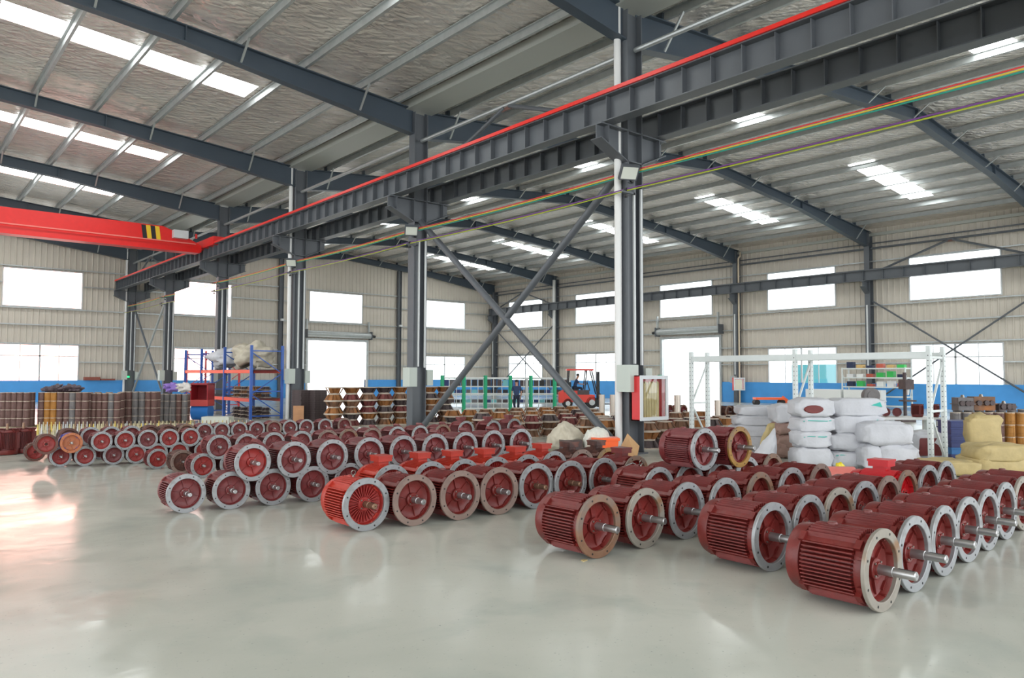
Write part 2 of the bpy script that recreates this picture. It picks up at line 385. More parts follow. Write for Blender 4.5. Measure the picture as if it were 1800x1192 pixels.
def rafter(k, side):
    y = ROW(k); h = XC+.2 if side > 0 else XC-.2
    if side > 0:
        pts = [(h, .80), (XC+7.2, .40), (XR, .42), (XW-7.2, .40), (XW-.18, .85)]
    else:
        pts = [(h, .74), (XC-6.6, .42), (XL, .42), (XL-7, .42)]
    where = {1: 'nearest the camera', 2: 'second from the camera', 3: 'third from the camera', 4: 'fourth from the camera', 5: 'next to the end wall', 6: 'against the end wall', 0: 'behind the camera'}[k]
    hall = 'right' if side > 0 else 'left'
    mb = MB()
    for (x0, d0), (x1, d1) in zip(pts, pts[1:]): ibeam(mb, (x0, y, roofz(x0)), (x1, y, roofz(x1)), d0, d1)
    for x0, d0 in pts[1:-1]: mb.box((x0-.015, y-.12, roofz(x0)-d0), (x0+.015, y+.12, roofz(x0)))
    r = mb.build('roof_rafter', M_slated, smooth=0, label='slate grey steel rafter over the %s hall, frame %s' % (hall, where), cat='rafter', group='steel rafters')
    def dp(x):
        for (x0, d0), (x1, d1) in zip(pts, pts[1:]):
            if min(x0, x1) <= x <= max(x0, x1): return d0+(d1-d0)*(x-x0)/(x1-x0)
        return .42
    for i, x in enumerate(PX_R if side > 0 else PX_L):
        if side > 0: 
            MB().box((x-.05, y-.09, roofz(x)), (x+.05, y+.09, roofz(x)+.17)).build('purlin_cleat', M_slated, r, smooth=0)
        if i % 2 == 0 and x < XW-1:
            for s_ in ((-1, 1) if k < 6 else (-1,)):
                MB().bar((x, y+s_*.1, roofz(x)-dp(x)+.05), (x, y+s_*.62, roofz(x)+.02), .05, .035).build('fly_brace', M_galv, r, smooth=0)
for k in range(0, 7):
    rafter(k, 1); rafter(k, -1)
# purlins
for i, x in enumerate([11.2]+PX_L+PX_R):
    if x > XW-.3: continue
    z = roofz(x); mb = MB(); s_ = 1 if (x > XC) == (x < XR) else -1
    mb.box((x-.008, Y0, z+.015), (x+.008, GY-.1, z+PURL-.015)).box((x-.008, Y0, z), (x+.07, GY-.1, z+.015)).box((x-.07, Y0, z+PURL-.03), (x+.008, GY-.1, z+PURL-.015))
    lab = ('galvanized roof purlin, %s up the slope from the valley gutter in the %s hall' % (ORD[i if x < XC else i-9], 'left' if x < XC else 'right'))
    mb.build('roof_purlin', M_galv, smooth=0, label=lab, cat='purlin', group='roof purlins')
# valley gutter
mb = MB(); zg = 9.3
mb.box((XC-.42, Y0, zg), (XC+.42, GY-.2, zg+.02)).box((XC-.44, Y0, zg), (XC-.42, GY-.2, zg+.24)).box((XC+.42, Y0, zg), (XC+.44, GY-.2, zg+.24))
mb.build('valley_gutter', M_gut, smooth=0, label='pale grey sheet metal valley gutter running above the middle column row', cat='gutter')
CN = ['nearest', 'second nearest', 'third nearest', 'fourth nearest', 'fifth nearest', 'farthest']
def conduit_box(r, x, y, z0, z1, w_, d, name='electric_box', m_=None):
    MB().box((x-w_/2, y-d/2, z0), (x+w_/2, y+d/2, z1)).build(name, m_ or M_box, r, smooth=0)
for k in range(0, 7):
    y = ROW(k)
    if k == 0: nm = 'just behind the camera'
    else: nm = CN[k-1]
    r = root('steel_column', (XC, y, 0), 'slate grey steel column of the middle row, the %s one' % nm if k else 'slate grey steel column of the middle row, behind the camera', 'column', 'columns of the middle row')
    colmesh(9.25).build('shaft', M_slate, r, smooth=0)
    # crane corbel on both sides
    for s_ in (-1, 1):
        mb = MB(); a = s_*.23; b_ = s_*1.02
        mb.box((min(a, b_), -.15, 6.66), (max(a, b_), .15, 6.69))
        mb.prism([(a, 6.03), (a, 6.66), (b_, 6.66), (b_, 6.38)], -.012, .012, ax='y')
        # sloping lower flange
        p0, p1 = Vector((a, 0, 6.03)), Vector((b_, 0, 6.38)); mb.bar(p0, p1, .3, .025)
        mb.box((s_*.8-.012, -.15, 6.3), (s_*.8+.012, .15, 6.66))
        mb.build('crane_corbel', M_slate, r, smooth=0)
    MB().box((-.23, -.15, 6.03), (.23, .15, 6.055)).box((-.23, -.15, 6.66), (.23, .15, 6.685)).box((-.3, -.2, 0), (.3, .2, .03)).build('stiffener_plate', M_slate, r, smooth=0)
    for xx, zb in ((-.05, 1.85), (.17, 1.82)):
        MB().box((xx-.025, -.17, zb), (xx+.025, -.13, 5.5)).build('cable_conduit', M_conduit, r, smooth=0)
    MB().box((-.50, -.42, 1.28), (-.25, -.06, 1.82)).build('electric_box', M_box, r, smooth=0)
    MB().box((.24, -.2, 1.30), (.44, .12, 1.76)).build('electric_box', M_box, r, smooth=0)
    if k in (1, 3, 6):
        MB().cyl((-.32, .05, 0), (-.32, .05, 9.3), .075, n=16).build('drain_pipe', M_pvc, r)
# wall columns right and back
for k in range(0, 7):
    y = ROW(k) if k < 6 else ROW(k)-.2; x = XW-.28
    nm = {6: 'in the far corner', 5: 'next to the far corner', 4: 'just left of the right wall door', 3: 'with a tan downpipe right of the door', 2: 'at the end of the cross braced bay', 1: 'beyond the right edge', 0: 'behind the camera'}[k]
    r = root('wall_column', (x, y, 0), 'slate grey steel column against the right wall, %s' % nm, 'column', 'columns along the right wall')
    colmesh(9.3 if k < 6 else 8.7, .42, .28).build('shaft', M_slate, r, smooth=0)
    mb = MB(); a, b_ = -.2, -.75
    mb.box((b_, -.13, 6.62), (a, .13, 6.65)).prism([(a, 6.0), (a, 6.62), (b_, 6.62), (b_, 6.35)], -.012, .012, ax='y').bar((a, 0, 6.0), (b_, 0, 6.35), .26, .02)
    mb.build('crane_corbel', M_slate, r, smooth=0)
    MB().box((-.24, -.02, 1.7), (-.21, .06, 5.4)).build('cable_conduit', M_conduit, r, smooth=0)
    if k == 3: MB().tube([(-.05, -.3, 9.2), (-.05, -.3, 9.0), (-.15, -.24, 8.8), (-.15, -.24, 0)], .055).build('drain_pipe', mat('tan drain pipe', S(206, 190, 166), .4), r)
    if k == 3: MB().box((-.5, -.12, 1.2), (-.22, .2, 1.62)).build('electric_box', M_galv, r, smooth=0)
    if k == 5: MB().box((-.42, -.26, 0), (-.26, -.1, 9)).build('drain_pipe', M_pvc, r, smooth=0)
for i, x in enumerate((XC-WID/3, XC+WID/3, XC+2*WID/3)):
    zt = roofz(x)-.42
    r = root('wall_column', (x, GY-.22, 0), 'slim slate grey wind column on the end wall, %s' % ('beyond the left edge', 'left of the end door', 'right of the end door')[i], 'column', 'columns on the end wall')
    colmesh(zt, .3, .24).build('shaft', M_slate, r, smooth=0)
    MB().box((-.1, -.35, 5.35), (.1, -.13, 5.5)).build('floodlight', M_alu, r, smooth=0)
# crane runway beams
def runway(x, z0, z1, y0, y1, lab, st, rail):
    r = root('crane_runway_beam', (x, y0, z0), lab, 'crane beam', 'crane runway beams')
    h = z1-z0; L_ = y1-y0; mb = MB()
    mb.box((-.15, 0, 0), (.15, L_, .022)).box((-.17, 0, h-.025), (.17, L_, h)).box((-.01, 0, .022), (.01, L_, h-.025))
    mb.build('girder', M_slate, r, smooth=0)
    n_ = int(L_/st); mb = MB()
    for i in range(n_+1): mb.box((-.14, i*st-.008, .03), (.14, i*st+.008, h-.03))
    o = mb.build('web_stiffener', M_slate, r, smooth=0); o['kind'] = 'stuff'
    MB().box((-.03, 0, h), (.03, L_, h+.06)).build('crane_rail', M_slate, r, smooth=0)
    if rail: MB().box((-.21, 0, h+.0), (-.17, L_, h+.075)).build('power_rail', M_redrail, r, smooth=0, label='bright red insulated power rail')
runway(XC-.8, 6.7, 7.24, Y0, GY-.4, 'slate grey crane runway beam with red power rail, left of the middle columns', .62, True)
runway(XC+.8, 6.7, 7.24, Y0, GY-.4, 'slate grey crane runway beam on the right side of the middle columns', .62, False)
runway(XW-.78, 6.66, 7.2, Y0, GY-.4, 'slate grey crane runway beam along the right wall', 1.02, False)
# bracing
def pipe(name, p0, p1, r_, m_, lab, cat, group=None, nm=12):
    return MB().cyl(p0, p1, r_, n=nm).build(name, m_, label=lab, cat=cat, group=group)
pipe('brace_pipe', (XC, ROW(2)-.15, 6.05), (XC, ROW(1)+.35, .1), .085, M_slate, 'thick grey brace pipe falling from second column to foot of nearest column', 'brace', 'crossed brace pipes')
pipe('brace_pipe', (XC+.02, ROW(2)-.25, .1), (XC+.02, ROW(1)+.15, 6.05), .085, M_slate, 'thick grey brace pipe rising from second column foot to nearest column floodlight', 'brace', 'crossed brace pipes')
pipe('brace_pipe', (XC, ROW(6)-.15, 6), (XC, ROW(5)+.2, .1), .06, M_slate, 'thin brace pipe at the far end of the middle row, falling toward the camera', 'brace')
pipe('brace_pipe', (XC+.02, ROW(6)-.15, .1), (XC+.02, ROW(5)+.2, 6), .06, M_galv, 'thin brace pipe at the far end of the middle row, rising toward the camera', 'brace')
for xx, nm in ((XC, 'middle row'), (XW-.3, 'right wall')):
    for k in range(0, 6):
        where = ORD[k]
        MB().cyl((xx, ROW(k)+.16, 8.42), (xx, ROW(k+1)-.16, 8.42), .055, n=10).build('strut_pipe', M_galv if xx == XC else M_slate, label='horizontal strut pipe above the %s, %s bay from the camera' % (nm, where), cat='strut', group='strut pipes')
for (xx, k, nm) in ((XC, 1, 'over the nearest middle bay'), (XW-.3, 1, 'on the right wall above the cross braces'), (XW-.3, 5, 'on the right wall by the far corner'), (XC, 5, 'over the farthest middle bay')):
    r = root('knee_brace', (xx, (ROW(k)+ROW(k+1))/2, 8.42), 'inverted V brace of two pipes %s' % nm, 'brace', 'inverted V braces')
    for s_ in (-1, 1): MB().cyl((0, s_*.1, -.05), (0, s_*(BAY/2-.62), -1.2), .055, n=10).build('pipe', M_slate, r)
    MB().box((-.015, -.2, -.14), (.015, .2, .06)).build('gusset_plate', mat('rusty gusset', S(110, 78, 70), .6), r, smooth=0)
for k in (1, 5):
    a, b_ = ROW(k)+.2, ROW(k+1)-.2; x = XW-.32; nm = 'right wall bay with the crossed rods' if k == 1 else 'far corner bay of the right wall'
    MB().cyl((x, b_, 5.6), (x, a, .3), .045, n=8).build('brace_rod', M_slate, label='slim dark brace rod falling toward the camera, %s' % nm, cat='brace', group='wall brace rods')
    MB().cyl((x+.06, b_, .3), (x+.06, a, 5.6), .045, n=8).build('brace_rod', M_slate, label='slim dark brace rod rising toward the camera, %s' % nm, cat='brace', group='wall brace rods')
# wall girts
def girt(mb, along, fx, u0, u1, z):
    for (d0, d1, za, zb) in ((-.16, 0, z+.0, z+.015), (-.16, -.145, z-.05, z), ):
        if along == 'x': mb.box((u0, fx+d0-.02, za), (u1, fx+d1-.02, zb))
        else: mb.box((fx+d0-.02, u0, za), (fx+d1-.02, u1, zb))
for along, fx, ua, ub, ops, nm in (('x', GY, XLL, XW-.3, OP_G, 'end wall'), ('y', XW, Y0, GY-.3, OP_R, 'right wall')):
    for i, z in enumerate((2.33, 3.36, 4.45, 5.4, 6.8, 7.76, 8.72)):
        if along == 'x' and z > 8.5: continue
        mb = MB(); segs = [(ua, ub)]
        for o in ops:
            if o[2]-.02 < z < o[3]+.02:
                ns = []
                for a, b_ in segs:
                    if o[0] > b_ or o[1] < a: ns.append((a, b_)); continue
                    if o[0] > a: ns.append((a, o[0]-.06))
                    if o[1] < b_: ns.append((o[1]+.06, b_))
                segs = ns
        for a, b_ in segs: girt(mb, along, fx, a, b_, z)
        mb.build('wall_girt', M_galv if i < 6 else M_slate, smooth=0, label='thin galvanized wall girt on the %s, %s rail up from the blue dado' % (nm, ORD[i]), cat='girt', group='wall girts')
# eave beam
MB().box((XW-.2, Y0, 9.1), (XW-.02, GY-.2, 9.25)).build('eave_beam', M_gut, smooth=0, label='pale eave beam where the right wall meets the roof', cat='beam')
# roller shutters
for i, (along, fx, a, b_, zt) in enumerate((('x', GY, 23.66, 28.34, 4.1), ('y', XW, 28.0, 32.5, 4.1))):
    c = (a+b_)/2; L_ = b_-a+.5
    r = root('roller_shutter', (c, fx-.35, 4.3) if along == 'x' else (fx-.35, c, 4.3), 'rolled up grey metal shutter above the %s' % ('end wall doorway' if i == 0 else 'right wall doorway'), 'shutter', rz=0 if along == 'x' else PI/2)
    MB().cyl((-L_/2, 0, .25), (L_/2, 0, .25), .22, n=20).build('curtain_roll', M_galv, r)
    for s_ in (-1, 1): MB().box((s_*L_/2-.02, -.28, -.05), (s_*L_/2+.02, .28, .55)).build('end_plate', M_slate, r, smooth=0)
    MB().cyl((L_/2+.02, 0, .25), (L_/2+.4, 0, .2), .1, n=12).build('drive_motor', M_blk, r)
    for s_ in (-1, 1): MB().box((s_*(L_/2-.1)-.05, .05, .5), (s_*(L_/2-.1)+.05, .2, 1.3)).build('hanger', M_galv, r, smooth=0)

# ------------------------------------------------------------------ overhead crane
yc = 34.5
r = root('overhead_crane', (XC-.8, yc, 7.3), 'red overhead travelling crane girder across the left hall', 'crane')
mb = MB(); x1 = -.25; t = 22.0
# girder: box profile tapered to its end, ribs of lower flange
mb.prism([(-t, -.30), (-.3, -.30), (-.3, -.02), (-.9, .28), (-1.9, .66), (-t, .66)], -.22, .22, ax='y')
mb.build('girder', M_crane, r, smooth=0)
MB().box((-t, -.30, -.36), (-.4, .30, -.30)).build('lower_flange', M_crane, r, smooth=0)
MB().box((-t, -.40, -.02), (-.6, -.36, .03)).build('cable_track', mat('pale red track', S(230, 120, 110), .4), r, smooth=0)
for i in range(2):
    for j, m_ in enumerate((M_blk, M_yel)):
        xx = -2.78+i*.36+j*.18
        MB().prism([(xx, .62), (xx+.17, .62), (xx+.25, .02), (xx+.08, .02)], -.228, -.215, ax='y').build('warning_stripe', m_, r, smooth=0)
MB().box((-.22, -1.5, -.1), (.22, 1.5, .26)).build('end_carriage', M_crane, r, smooth=0)
for s_ in (-1, 1): MB().cyl((-.06, s_*1.2, 0.06), (.06, s_*1.2, .06), .12, n=20).build('wheel', M_blk, r)
MB().box((-1.55, -.52, .18), (-.95, -.22, .52)).build('electric_box', M_alu, r, smooth=0)
MB().cyl((.0, -.75, .3), (.0, -.45, .3), .1, n=14).build('travel_motor', M_castd, r)
MB().cyl((-.5, -.1, .3), (-.5, -.1, .5), .05, n=10).build('beacon', M_redrail, r)

# festoon of power cables along the middle columns
CC = [('red', S(214, 60, 60), -.30, 5.78), ('yellow', S(220, 190, 60), -.30, 5.745), ('teal', S(40, 150, 130), -.30, 5.71), ('violet', S(120, 70, 140), -.46, 5.38), ('lime', S(170, 180, 50), -.46, 5.345)]
for nm, c, dx, z in CC:
    pts = []
    for k in range(0, 6):
        for j in range(8):
            t_ = j/8; pts.append((XC+dx, ROW(k)-.3+BAY*t_, z-.32*(t_*(1-t_))*(.6 if k else .2)))
    pts.append((XC+dx, ROW(6)-.3, z))
    MB().tube(pts, .012, 6).build('power_cable', mat('cable '+nm, c, .4), label='%s power cable strung along the middle row of columns' % nm, cat='cable', group='strung power cables')
for k in range(1, 6):
    r = root('cable_bracket', (XC-.23, ROW(k)-.3, 5.3), 'dark cable bracket with insulators on the %s middle column' % CN[k-1], 'bracket', 'cable brackets')
    MB().box((-.35, -.02, 0), (.05, .02, .04)).box((-.35, -.02, .36), (.05, .02, .40)).box((-.02, -.02, 0), (.02, .14, .4)).build('arm', M_slate, r, smooth=0)
    for dx, z in ((-.07, .48), (-.07, .30), (-.23, .1), (-.23, -.03)): MB().cyl((dx, -.03, z-.03), (dx, .03, z-.03), .035, n=10).build('insulator', M_blk, r)
# floodlights on middle columns
for k in (1, 2, 3):
    P = (XC-.42, ROW(k)-.3, 5.55)
    r = root('floodlight', P, 'square floodlight tilted down on the %s middle column' % CN[k-1], 'floodlight', 'floodlights', rz=-.5)
    R_ = Matrix.Rotation(.75, 3, 'X')
    MB().box((-.19, -.03, -.16), (.19, .05, .16), R_, (0, -.1, .15)).build('housing', M_slate, r, smooth=0)
    MB().box((-.16, -.036, -.13), (.16, -.03, .13), R_, (0, -.1, .15)).build('lens', mat('floodlight lens', S(220, 224, 214), .2), r, smooth=0)
    MB().bar((0, 0, 0), (.2, .2, .0), .04, .04).build('bracket', M_slate, r, smooth=0)
# ------------------------------------------------------------------ electric motors
# local frame: base point under the flange, axis at height RM, shaft toward -Y, flange face at y = 0
RM = .28
def m_frame():
    mb = MB(); c = (0, 0, RM)
    mb.lathe([(.0, .104), (.205, .104), (.205, .50), (0, .50)], 40, c)
    E_ = .262
    n_ = 12
    for i in range(n_):
        q = -.150+.30*i/(n_-1); e = math.sqrt(E_*E_-q*q); t = .0042
        for s_ in (-1, 1):
            a, b_ = sorted((s_*.12, s_*e)); mb.box((a, .105, RM+q-t), (b_, .475, RM+q+t))          # side fins
            a, b_ = sorted((s_*.12, s_*e)); mb.box((q-t, .105, RM+a), (q+t, .475, RM+b_))
    return mb
def m_pads(mb):
    c = (0, 0, RM)
    for a in (45, 135, 225, 315):
        a0, a1 = math.radians(a-9), math.radians(a+9)
        prof = [(.19, .11), (.238, .11), (.238, .47), (.19, .47)]
        mb.lathe(prof, 6, c, a0=a0, a1=a1)
        for s_ in (a0, a1):  # close the sides
            mb.add([(r_*math.cos(s_), t_, RM+r_*math.sin(s_)) for r_, t_ in prof], [(0, 1, 2, 3)])
        # lugs front and back
        R_ = Matrix.Rotation(math.radians(a), 3, 'Y').inverted()
        for y0, y1 in ((.062, .108), (.47, .515)): mb.box((.19, y0, -.036), (.262, y1, .036), R_, (0, 0, RM))
    return mb
def m_cowl():
    return MB().lathe([(.20, .498), (.238, .50), (.242, .505), (.242, .575), (.232, .60), (.19, .615), (.08, .62), (0, .62)], 40, (0, 0, RM))
def m_shield():
    mb = MB().lathe([(.205, .106), (.235, .10), (.238, .072), (.235, .05), (.222, .042), (.222, .034), (.25, .027)], 40, (0, 0, RM))
    for a in range(8):
        R_ = Matrix.Rotation(math.radians(a*45+22), 3, 'Y').inverted(); mb.box((.2, .028, -.008), (.262, .07, .008), R_, (0, 0, RM))
    return mb
def m_flange():
    mb = MB(); c = (0, 0, RM)
    mb.lathe([(.2145, .004), (.219, 0), (.276, 0), (.28, .004), (.28, .026), (.276, .03), (.24, .03), (.2145, .03), (.2145, .004)], 48, c).m(1)
    for i in range(8):
        a = 2*PI*(i+.5)/8; x, z = .249*math.cos(a), RM+.249*math.sin(a); mb.cyl((x, -.0012, z), (x, .01, z), .0095, n=10)
    return mb
def m_dish(ribs=6):
    mb = MB(); c = (0, 0, RM)
    mb.lathe([(.216, .029), (.211, .034), (.20, .076), (.17, .092), (.12, .096), (.07, .09), (.07, .10)], 48, c)
    for i in range(ribs):
        a = 2*PI*i/ribs+.3; R_ = Matrix.Rotation(a, 3, 'Y')
        h = .074 if ribs < 10 else .06
        mb.box((.07, h, -.004), (.19, .10, .004), R_, (0, 0, RM))
    return mb
def m_cap(r_=.074):
    mb = MB(); c = (0, 0, RM)
    mb.lathe([(r_, .078), (r_, .05), (r_-.006, .044), (.05, .044), (.046, .03), (.037, .03)], 28, c).m(1)
    for i in range(4):
        a = PI/4+i*PI/2; x, z = (r_-.015)*math.cos(a), RM+(r_-.015)*math.sin(a); mb.cyl((x, .046, z), (x, .034, z), .008, n=6)
    return mb
def m_lid(side):
    mb = MB()
    if side == 'top': mb.box((-.108, .172, 2*RM+.075), (.108, .408, 2*RM+.10))
    else: mb.box((-.106, .154, .325), (.106, .406, .345), Matrix.Rotation(math.radians(40), 3, 'Y'), (0, 0, RM))
    return mb
def m_shaft(L_, r_=.031):
    mb = MB(); c = (0, 0, RM)
    mb.lathe([(r_+.004, .06), (r_+.004, -L_*.30), (r_, -L_*.31), (r_, -L_+.006), (r_-.006, -L_), (.006, -L_), (.004, -L_+.01), (0, -L_+.01)], 20, c).m(1)
    mb.box((-.005, -L_*.92, RM+r_-.003), (.005, -L_*.45, RM+r_+.0012))
    return mb
def m_eye():
    mb = MB(); pts = [(.026*math.cos(t*PI/6), .3, 2*RM-.012+.036+.026*math.sin(t*PI/6)) for t in range(13)]
    mb.tube(pts, .006, 6); mb.cyl((0, .3, 2*RM-.03), (0, .3, 2*RM), .012, n=8); return mb
def m_boss():
    return MB().lathe([(.034, 0), (.034, .02), (.03, .026), (0, .026)], 16, (0, .36, 2*RM-.03), ax='z')
def m_tbox(side):
    mb = MB()
    if side == 'top':
        mb.box((-.07, .22, 2*RM-.04), (.07, .36, 2*RM+.02))
        mb.box((-.10, .18, 2*RM+.02), (.10, .40, 2*RM+.075))
    elif side == 'tilt':
        R_ = Matrix.Rotation(math.radians(40), 3, 'Y')
        mb.box((-.07, .20, .23), (.07, .36, .29), R_, (0, 0, RM)).box((-.10, .16, .29), (.10, .40, .325), R_, (0, 0, RM))
    else:
        mb.box((.23, .18, RM-.07), (.275, .36, RM+.07)).box((.275, .15, RM-.10), (.31, .39, RM+.10))
    return mb
LIB = dict(frame=m_pads(m_frame()).mesh('frame', M_red), cowl=m_cowl().mesh('fan_cowl', M_red), shield=m_shield().mesh('end_shield', M_red),
    flange=m_flange().mesh('flange', [M_flg, M_dark]), dish=m_dish().mesh('flange_dish', M_red), dishr=m_dish(30).mesh('flange_dish', M_red), cap=m_cap().mesh('bearing_cap', [M_red, M_bolt]),
    shl=m_shaft(.215).mesh('shaft', [M_steel, M_dark]), shm=m_shaft(.17).mesh('shaft', [M_steel, M_dark]), shs=m_shaft(.10, .026).mesh('shaft', [M_steel, M_dark]),
    eye=m_eye().mesh('lifting_eye', M_bolt), boss=m_boss().mesh('lifting_boss', M_red), ltop=m_lid('top').mesh('box_lid', M_red), ltilt=m_lid('tilt').mesh('box_lid', M_red), top=m_tbox('top').mesh('terminal_box', M_red), tilt=m_tbox('tilt').mesh('terminal_box', M_red), side=m_tbox('side').mesh('terminal_box', M_red))
FN = {'g': M_flg, 'r': M_flr, 'b': M_flb, 'y': M_fly, 't': M_flt, 'n': M_brown, 'u': M_blue, 'o': mat('orange ochre primer', S(176, 104, 66), .5)}
FW = {'g': 'grey', 'r': 'half-rusted', 'b': 'rust-brown', 'y': 'ochre', 't': 'dusty', 'n': 'dark-brown', 'u': 'blue', 'o': 'orange'}
BW = {'motor dark red': 'dark-red', 'motor maroon red': 'maroon', 'motor orange red': 'orange-red', 'motor bright red': 'bright-red', 'rusty motor brown': 'rusty-brown', 'motor blue': 'blue'}
def motor(P, R, body, fl, sh, lab, group, extra=(), inner=None, shm=None, dish='dish', jit=.035, ly=1.0):
    s_ = R/RM; o = root('electric_motor', (P.x, P.y, P.z-R), lab, 'electric motor', group, rz=random.uniform(-jit, jit))
    o.scale = (s_, s_*ly, s_)
    for nm, k in (('frame', 'frame'), ('fan_cowl', 'cowl'), ('end_shield', 'shield')): put(nm, LIB[k], o, mt=body)
    put('flange', LIB['flange'], o, mt=FN[fl]); put('flange_dish', LIB[dish], o, mt=inner or body); put('bearing_cap', LIB['cap'], o, mt=inner or body)
    if sh: put('shaft', LIB[sh], o, mt=shm or M_steel)
    for e in extra:
        q = put({'eye': 'lifting_eye', 'boss': 'lifting_boss'}.get(e, 'terminal_box'), LIB[e], o, mt=M_bolt if e == 'eye' else body)
        if 'l'+e in LIB: put('box_lid', LIB['l'+e], q, mt=body)
    return o
def under(ups, n0=0, dy=.03):
    ps = sorted([(o.location.x, o.location.y) for o in ups]); out = []
    for (a, b_), (c, d) in zip(ps, ps[1:]): out.append(((a+c)/2, (b_+d)/2+dy, 'w', 'g'))
    out.append((ps[-1][0]+.25, ps[-1][1]+dy, 'w', 'g')); return out[n0:]
def row(items, R, z, phrase, group, body=M_red, sh='shm', extra=('boss',), fixy=None, **kw):
    """items: (px, py, mode, flange[, overrides]); mode c = flange centre, t = flange top, w = world X, Y"""
    out = []
    for i, it in enumerate(items):
        x, y, mo, fl = it[:4]; ov = dict(it[4]) if len(it) > 4 else {}
        if mo == 'c': P = on(x, y, 2, z)
        elif mo == 't': P = on(x, y, 2, z+R); P.z = z
        else: P = Vector((x, y, z))
        if fixy and mo == 'c': P = on(x, y, 1, fixy); P.z = z
        bd = ov.pop('body', body); s2 = ov.pop('sh', sh); ex = ov.pop('extra', extra)
        lab = '%s motor, %s flange, %s from left %s' % (BW[bd.name], FW[fl], ORD[i], phrase)
        k2 = dict(kw); k2.update(ov); out.append(motor(P, R, bd, fl, s2, lab, group, ex, **k2))
    return out
row([(1554, 1002.6, 'c', 'r'), (1610.5, 974, 'c', 'g'), (1663, 950.6, 'c', 'g'), (1705.4, 931, 'c', 'g'), (1740, 913.9, 'c', 'g'), (1771, 898, 'c', 'g'), (9.26, 2.66, 'w', 'r'), (9.9, 2.7, 'w', 'g')], .28, .28,
    'in the front right row', 'motors in the front right row', sh='shl', extra=('boss',))
row([(1361, 944, 'c', 'g'), (1424.5, 870, 't', 'g'), (1477, 857.4, 't', 'r'), (1522.4, 845.8, 't', 'g'), (1564, 836.5, 't', 't'), (8.86, 3.66, 'w', 'b', dict(body=M_bright, sh=None, extra=('top',))), (9.55, 3.7, 'w', 'g'), (10.2, 3.75, 'w', 'g')], .28, .28,
    'in the second right row', 'motors in the row behind the front right row', sh='shl')
row([(1054.4, 925.6, 'c', 'b'), (1136.7, 911, 'c', 'r'), (1210, 897.8, 'c', 'g'), (1276.7, 840, 't', 'g'), (1338, 830, 't', 'b'), (1394, 822, 't', 'g'), (1444.6, 815, 't', 't')], .277, .277,
    'in the centre right row', 'motors in the centre right row', sh='shl')
row([(1160, 821, 't', 'g', dict(extra=('boss', 'eye'))), (1214, 814, 't', 'g'), (1269, 809, 't', 'g'), (8.86, 5.68, 'w', 'g'), (9.5, 5.7, 'w', 'b')], .27, .27, 'in the row under two stacked motors', 'motors under the two stacked ones', sh='shm')
row([(1240, 790, 'c', 'g', dict(sh='shl')), (1302, 786, 'c', 'y', dict(sh='shl'))], .25, .27+.465, 'of two stacked before the white sacks', 'two motors stacked on others', extra=('boss',), body=M_red2)
row([(645, 887, 'c', 'g', dict(body=M_orange, inner=M_inner, dish='dishr', shm=M_steelr, extra=('eye', 'boss'))), (730.4, 879.3, 'c', 't'), (810.4, 871, 'c', 't'), (879, 863, 'c', 't'), (944.4, 854.4, 'c', 'g', dict(shm=M_steelr)), (1004.4, 810, 't', 'g', dict(shm=M_steelr)), (1063, 805, 't', 'g')], .272, .272,
    'in the middle row starting orange', 'motors in the middle floor row')
row([(690, 816.7, 't', 'g'), (759, 811, 't', 'g'), (817, 807, 't', 'g'), (874, 803, 't', 'g'), (929, 799, 't', 'g'), (975.5, 793, 't', 'g'), (1024, 790, 't', 't', dict(body=M_brown)), (1071, 787, 't', 'y', dict(body=M_brown)), (1119, 801, 't', 'b', dict(body=M_red))], .262, .262,
    'in the orange row with top boxes', 'orange motors with terminal boxes on top', body=M_orange, inner=M_inner, sh='shs', extra=('top', 'eye'), dish='dishr')
# left two-layer heap, near row
U = row([(445, 813.3, 'c', 'g', dict(inner=M_inner)), (517.8, 806, 'c', 'g'), (585, 802, 'c', 'g'), (650, 797, 'c', 'g'), (709.6, 793.3, 'c', 'g'), (766, 789, 'c', 'g'), (819, 784.5, 'c', 'g'), (868.4, 781.5, 'c', 'g'), (916.7, 777.5, 'c', 'g')], .222, .55,
    'on top of the near left heap', 'upper motors of the near left heap', body=M_red2, sh='shl', extra=('tilt',), fixy=8.98)
row([(327.8, 867.8, 'c', 'g'), (407.3, 862.2, 'c', 'g'), (481, 856, 'c', 'g'), (550.7, 851, 'c', 'g')]+under(U, 2), .224, .224, 'low in the near left heap', 'lower motors of the near left heap', body=M_red2, sh='shm', extra=('side',))
# second heap behind
U = row([(385.6, 782, 'c', 'g'), (434, 777, 'c', 'g'), (482, 774, 'c', 'g'), (531, 770, 'c', 'g'), (577, 771, 'c', 't'), (613, 767, 'c', 'b', dict(sh=None)), (655, 765, 'c', 't', dict(sh=None)), (699, 762, 'c', 'g'), (739, 761, 'c', 'g'), (779, 760, 'c', 'b')], .19, .47,
    'on top of the second left heap', 'upper motors of the second left heap', body=M_red2, sh='shs', extra=('tilt',), fixy=12.05)
row([(322, 812, 'c', 't', dict(body=M_brown)), (357.8, 818.9, 'c', 'g', dict(inner=M_inner))]+under(U), .19, .19, 'low in the second left heap', 'lower motors of the second left heap', body=M_red2, sh='shs', extra=('side',))
U = row([(820, 757, 'c', 'g'), (868, 756, 'c', 'g'), (905, 752, 'c', 'g')], .2, .47, 'of three with tall boxes on top', 'motors with tall boxes behind the heap', body=M_red2, sh='shs', extra=('top',))
row([(U[0].location.x-.25, U[0].location.y+.03, 'w', 'g')]+under(U), .2, .2, 'under the three tall boxed ones', 'motors under the boxed ones', body=M_red2, sh='shs', extra=())
